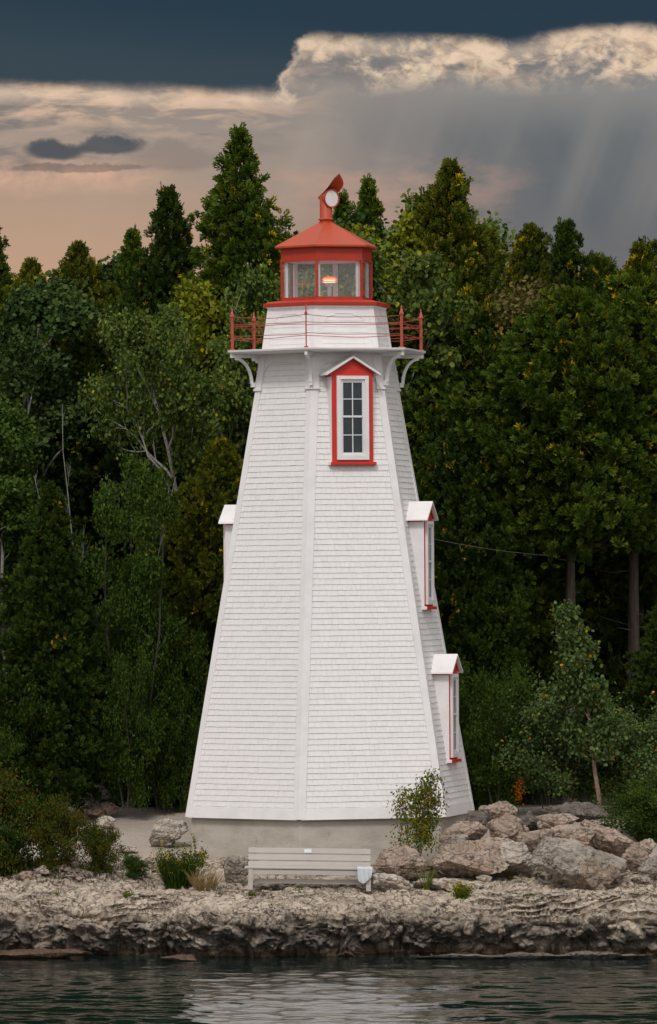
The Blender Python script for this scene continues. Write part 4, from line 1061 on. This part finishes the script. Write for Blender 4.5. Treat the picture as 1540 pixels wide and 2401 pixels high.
# right mass
T('full',1010,700,230,10,'golden-flecked cedar just right of the gallery brackets')
T('full',1150,730,230,9.5,'broad cedar right of the tower with yellow flecks')
T('high',1337,690,250,7.8,'cedar with a bare grey trunk showing in the dark hollow, left of the two trunks')
T('high',1487,660,250,9.3,'cedar with a bare trunk at the right side of the dark hollow',rot=2.0)
T('high',1620,700,230,9.5,'cedar at the right edge whose branches hang above the hollow')
T('high',1240,720,220,10.3,'cedar above the left end of the dark hollow')
T('full2',1080,960,170,7.2,'dark cedar beside the upper right dormer',asp=1.4)
T('young',1150,1230,110,6.6,'dark low cedar beside the two right dormers',mat='cedar_dark',asp=1.4)
T('young',1560,1380,110,5.5,'young cedar cut by the right edge below the hollow',mat='cedar_dark')
for x,y,Y,l in ((1290,760,15,'cedar added deep in the wood to shade the left of the hollow'),(1430,740,16,'cedar added deep in the wood to shade the middle of the hollow'),(1560,760,15,'cedar added deep in the wood to shade the right of the hollow')):
    T('high',x,y,260,Y,l,mat='cedar_dark')  # canopy row added behind the nearer cedars to keep the hollow dark
rb=random.Random(5)
for i,x in enumerate(range(-180,1760,125)):
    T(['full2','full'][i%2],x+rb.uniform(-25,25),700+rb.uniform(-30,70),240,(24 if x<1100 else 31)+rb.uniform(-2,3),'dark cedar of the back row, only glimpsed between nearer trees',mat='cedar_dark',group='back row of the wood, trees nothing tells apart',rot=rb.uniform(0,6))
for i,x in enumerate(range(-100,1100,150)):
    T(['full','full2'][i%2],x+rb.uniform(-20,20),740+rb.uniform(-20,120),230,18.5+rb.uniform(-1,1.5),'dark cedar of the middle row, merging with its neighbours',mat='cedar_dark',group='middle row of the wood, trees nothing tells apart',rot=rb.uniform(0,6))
# bare twig tree and lower growth
def bare_mesh(seed,H,Rm,stems,barkm='twig_grey',r=.010):
    d=broad_mesh(seed=seed,H=H,Rm=Rm,stems=stems,nleaf=1,levels=4,barkm=barkm,base=.15,up=1.3,thick=r/.017,shape='cone'); return d[4]
def bare(name,segs,loc,label,cat,mat):
    tb=tubes_np(segs,5); o=mesh_np(name,np.array(tb.v),np.array(tb.f),M[mat],None,True); o.location=loc; return tag(o,label,cat)
p=PX(225,1750,4.4); bare('bare_shrub',bare_mesh(31,9.0,1.6,3,r=.0045),(p[0],5.0,gz(p[0],5.0)),'leafless grey lichened twigs standing upright in front of the left wood','shrub','twig_grey')
p=PX(1282,1500,13); bare('dead_tree',bare_mesh(33,13.4,1.0,1,r=.006),(p[0],13,gz(p[0],13)),'bare dead twigs sticking up above the right skyline','tree','twig_grey')
mkb('feather',seed=14,H=6,Rm=1.9,stems=5,leaf=.085,nleaf=24000,base=.1,matn='shrub',barkm='bark_dark',tpl='D',clump=.12,levels=3,thick=.7,up=1.2,shape='cone')
mkb('bush',seed=15,H=3,Rm=1.35,stems=6,leaf=.075,nleaf=16000,base=.06,matn='shrub',barkm='bark_dark',tpl='D',clump=.10,levels=3,thick=.6)
mkb('birch',seed=16,H=4.6,Rm=1.5,stems=1,leaf=.085,nleaf=9000,base=.22,matn='birch',barkm='bark_red',clump=.14,levels=3,thick=.9,shape='cone',up=1.0,yfrac=.012)
mkb('birch_bush',seed=17,H=3.2,Rm=1.5,stems=5,leaf=.07,nleaf=9000,base=.12,matn='birch',barkm='bark_dark',clump=.15,levels=3,thick=.5,yfrac=.012)
mkb('lowbush',seed=18,H=1.4,Rm=1.0,stems=8,leaf=.06,nleaf=17000,base=.03,matn='shrub_red',barkm='bark_dark',tpl='D',clump=.09,levels=3,thick=.5)
mkb('saplingtree',seed=23,H=1.85,Rm=.74,stems=5,leaf=.065,nleaf=4200,base=.08,matn='sapling',barkm='bark_red',tpl='D',clump=.11,levels=3,thick=.5,shape='cone',up=1.2)
SH_='low growth in front of the wood'
def S(kind,x,yt,yb,hw,Y,label,name='shrub',cat='shrub',mat=None,asp=1.8,rot=None,group=SH_):
    if Y is None: Y=solveY(x,yb) or -3.0
    return T(kind,x,yt,hw,Y,label,name,cat,mat,rot,group,sink=.05,yb=yb,asp=asp)
S('feather',320,1080,1880,190,4.7,'tall feathery green shrub with thin grey stems left of the tower')
S('young',118,1140,1890,150,3.7,'young cedar with a visible reddish trunk, low on the left',name='cedar_tree',cat='tree',rot=.4)
S('bush',295,1500,1888,120,4.0,'leafy shrub behind the large dark boulder, hiding the feet of the bare twigs',rot=2.2)
S('bush',375,1480,1890,120,4.9,'dark leafy shrub under the feathery one')
S('bush',70,1640,1920,120,3.4,'wide dark shrub at the foot of the young cedar')
S('bush',-20,1560,1940,150,3.2,'dark shrub cut by the left edge behind the reddening one')
S('bush',430,1560,1890,90,5.0,'dark shrub squeezed between the gravel and the tower corner')
S('lowbush',15,1785,2045,100,None,'large reddening shrub at the left edge above the ledge')
S('lowbush',128,1868,2040,62,None,'green and rust coloured shrub standing left of the pale rocks',rot=2)
S('lowbush',-10,1900,2050,80,None,'green shrub in the lower left corner of the bank',mat='shrub',rot=1)
S('lowbush',238,1925,2045,54,None,'dark green shrub with a reddish side branch left of the gravel',rot=3)
S('lowbush',318,2000,2050,34,None,'very small leafy bush between the dark green shrub and the yellow flowers',mat='shrub',rot=4)
S('bush',1160,1555,1885,130,3.0,'dense rounded shrub right against the lower right dormer')
S('bush',1090,1700,1880,60,3.6,'small dark shrub peeping out beside the tower base',mat='shrub')
S('birch_bush',1290,1600,1890,130,2.2,'birch bush with a few orange leaves behind the boulders')
S('birch',1405,1420,1915,120,1.0,'slender birch sapling with reddish trunk and yellowish tip behind the boulders',name='birch_tree',cat='tree')
S('birch_bush',1500,1640,1900,120,2.4,'birch bush right of the slender birch sapling',rot=1.2)
S('birch_bush',1380,1640,1890,130,3.0,'birch bush directly behind the slender birch sapling',rot=2.8)
S('lowbush',1505,1810,1985,110,-.8,'low bright green spreading shrub at the right edge above the boulders',mat='shrub',rot=.5)
S('saplingtree',976,1803,2012,78,-3.75,'small sapling turning yellow in front of the lighthouse foundation',name='sapling',cat='sapling',group=None,asp=1.5,rot=1.0)
# orange dead branch
def leaf_clump(name,C,sz,mat,label,cat,stemmat='bark_dark',stems=None,group=None,tpl=LEAF_D,seed=1,upb=0.0):
    rg=np.random.default_rng(seed); n=len(C); D=nrm(rg.normal(size=(n,3))+np.array([0,0,upb])); nr=nrm(rg.normal(size=(n,3))+np.array([0,-.5,.5])); Sx=nrm(np.cross(D,nr)); N=np.cross(Sx,D); s_=rg.uniform(.7,1.3,n)*sz; tp=tpl; k=tp.shape[1]
    V=(C[:,None,:]+s_[:,None,None]*(tp[0][None,:,0:1]*D[:,None,:]+tp[0][None,:,1:2]*Sx[:,None,:]+tp[0][None,:,2:3]*N[:,None,:]))
    return V.reshape(-1,3),np.arange(n*k).reshape(-1,k),rg.uniform(0,1,n)
rg=np.random.default_rng(8)
p=PX(1218,1850,1.6); C=p+rg.normal(size=(90,3))*np.array([.05,.05,.13])+np.array([0,0,-.05]); V,Fc,tn=leaf_clump('',C,.055,None,None,None)
o=mesh_np('dead_branch',V,Fc,M['orange_leaf'],tone=tn); o['kind']='stuff'; tag(o,'hanging spray of withered orange leaves under the shrub right of the tower','branch')
# grass tufts, weeds and goldenrod
def tuft(x,yb,h,w,n,mat,label,name='grass_tuft',cat='grass',fl=0,Y=None,wd=.006,lean=.35,group='tufts growing on the ledge'):
    Y=Y if Y is not None else (solveY(x,yb) or -5.0)
    p=PX(x,yb,Y); k=(D0+Y)/F; rg=np.random.default_rng(int(x*3+yb)); V=[];T_=[];FV=[]
    hh=h*k; ww=w*k/2; e=empty(name,tuple(p+np.array([0,0,-.03])))
    LC=[]
    for i in range(n):
        a=rg.uniform(0,6.28); r=ww*.5*math.sqrt(rg.random()); b=np.array([r*math.cos(a),r*math.sin(a),0]); d=np.array([math.cos(a)*lean*rg.uniform(.2,1.3),math.sin(a)*lean*rg.uniform(.2,1.3),1.0])+rg.normal(size=3)*.12
        Lh=hh*rg.uniform(.55,1.08); s_=np.array([rg.normal(),rg.normal(),0]); s_=s_/np.linalg.norm(s_)*wd
        q=[b+d*Lh*u+np.array([0,0,-.25*lean*Lh*u*u]) for u in (0,.5,1)]
        V+= [q[0]-s_,q[0]+s_,q[1]+s_*.8,q[1]-s_*.8, q[1]-s_*.8,q[1]+s_*.8,q[2]+s_*.2,q[2]-s_*.2]; T_+=[rg.random()]*2
        if fl: LC+=[b+d*Lh*u+rg.normal(size=3)*.012 for u in rg.uniform(.15,.95,7)]
        if fl and rg.random()<fl: FV+=[q[2]+rg.normal(size=3)*np.array([.025,.025,.035])*(1 if hh>.3 else .4) for _ in range(14 if hh>.3 else 5)]
    o=mesh_np('blades',np.array(V),np.arange(len(V)).reshape(-1,4),M[mat],e,tone=T_)
    if LC:
        V,Fc,tn=leaf_clump('',np.array(LC),.05 if hh>.3 else .028,None,None,None,seed=3,upb=.6); mesh_np('leaf_mass',V,Fc,M[mat],e,tone=tn*.6)
    if FV:
        V,Fc,tn=leaf_clump('',np.array(FV),.022,None,None,None,seed=4); tag(mesh_np('flower',V,Fc,M['flower'],e,tone=tn),kind='stuff')
    return tag(e,label,cat,group)
tuft(418,2078,92,120,520,'shrub','dark clump of goldenrod with yellow flowers on the ledge left of the bench','goldenrod','flower',fl=.08,wd=.006,group=None)
tuft(480,2085,60,90,220,'drygrass','dry straw-coloured grass right of the goldenrod clump',lean=.5,group=None)
tuft(395,2070,78,40,60,'weed','yellow-flowered stalk at the left side of the goldenrod clump','goldenrod','flower',fl=.9,group=None)
for (x,yb,h,w,n,lab) in ((462,2000,52,24,16,'tall thin weed at the left corner of the foundation'),(495,2003,44,20,12,'thin weed against the foundation, second from its left corner'),(470,2030,40,30,20,'weed between the foundation corner and the dark rock')):
    tuft(x,yb,h,w,n,'weed',lab,'weed','weed',fl=.5,lean=.2,wd=.005)
for (x,yb,h,w,n,f,lab) in ((1084,2110,42,46,120,.4,'yellow-green tuft on the ledge below the long flat slab'),(1000,2085,68,20,60,.0,'tall dark green weed rising from the ledge left of the yellow-green tuft'),(1240,2110,22,50,110,.0,'short green tuft on the ledge below the bright pale wedge'),(1200,2062,26,24,40,.1,'small tuft at the foot of the bright pale wedge'),(1490,2100,18,30,40,0,'tiny tuft near the right end of the ledge'),(300,2105,20,30,50,.1,'tiny green tuft on the ledge left of the goldenrod'),(130,2098,18,40,60,0,'low green tuft on the ledge near the left edge'),(880,2005,22,26,50,0,'grass tuft behind the right end of the bench'),(985,2040,26,22,40,0,'dark tuft between the reddish rock and the long slab'),(700,2088,16,30,40,0,'tiny green sprig under the middle of the bench'),(590,2100,12,30,40,.2,'tiny tuft in front of the left bench leg'),(690,2130,12,20,30,.6,'tiny yellow flower tuft on the face of the ledge'),(270,1965,20,40,60,0,'green tuft on the gravel beside the whitish flat rock'),(420,1905,24,30,60,0,'green tuft at the back of the gravel beside the tower')):
    tuft(x,yb,h,w,n,'weed',lab,fl=f)
# overhead cable
a=PX(1016,1263,1.5); b=PX(1300,1303,6.6); mb=MB(); pts=[]
for t in np.linspace(0,1,20):
    q=a*(1-t)+b*t; q[2]-=.05*4*t*(1-t); pts.append(q)
mb.tube(pts,.0035,6); o=mb.build('cable',M['twig_grey']); tag(o,'thin grey cable running from the upper right dormer into the trees','cable')
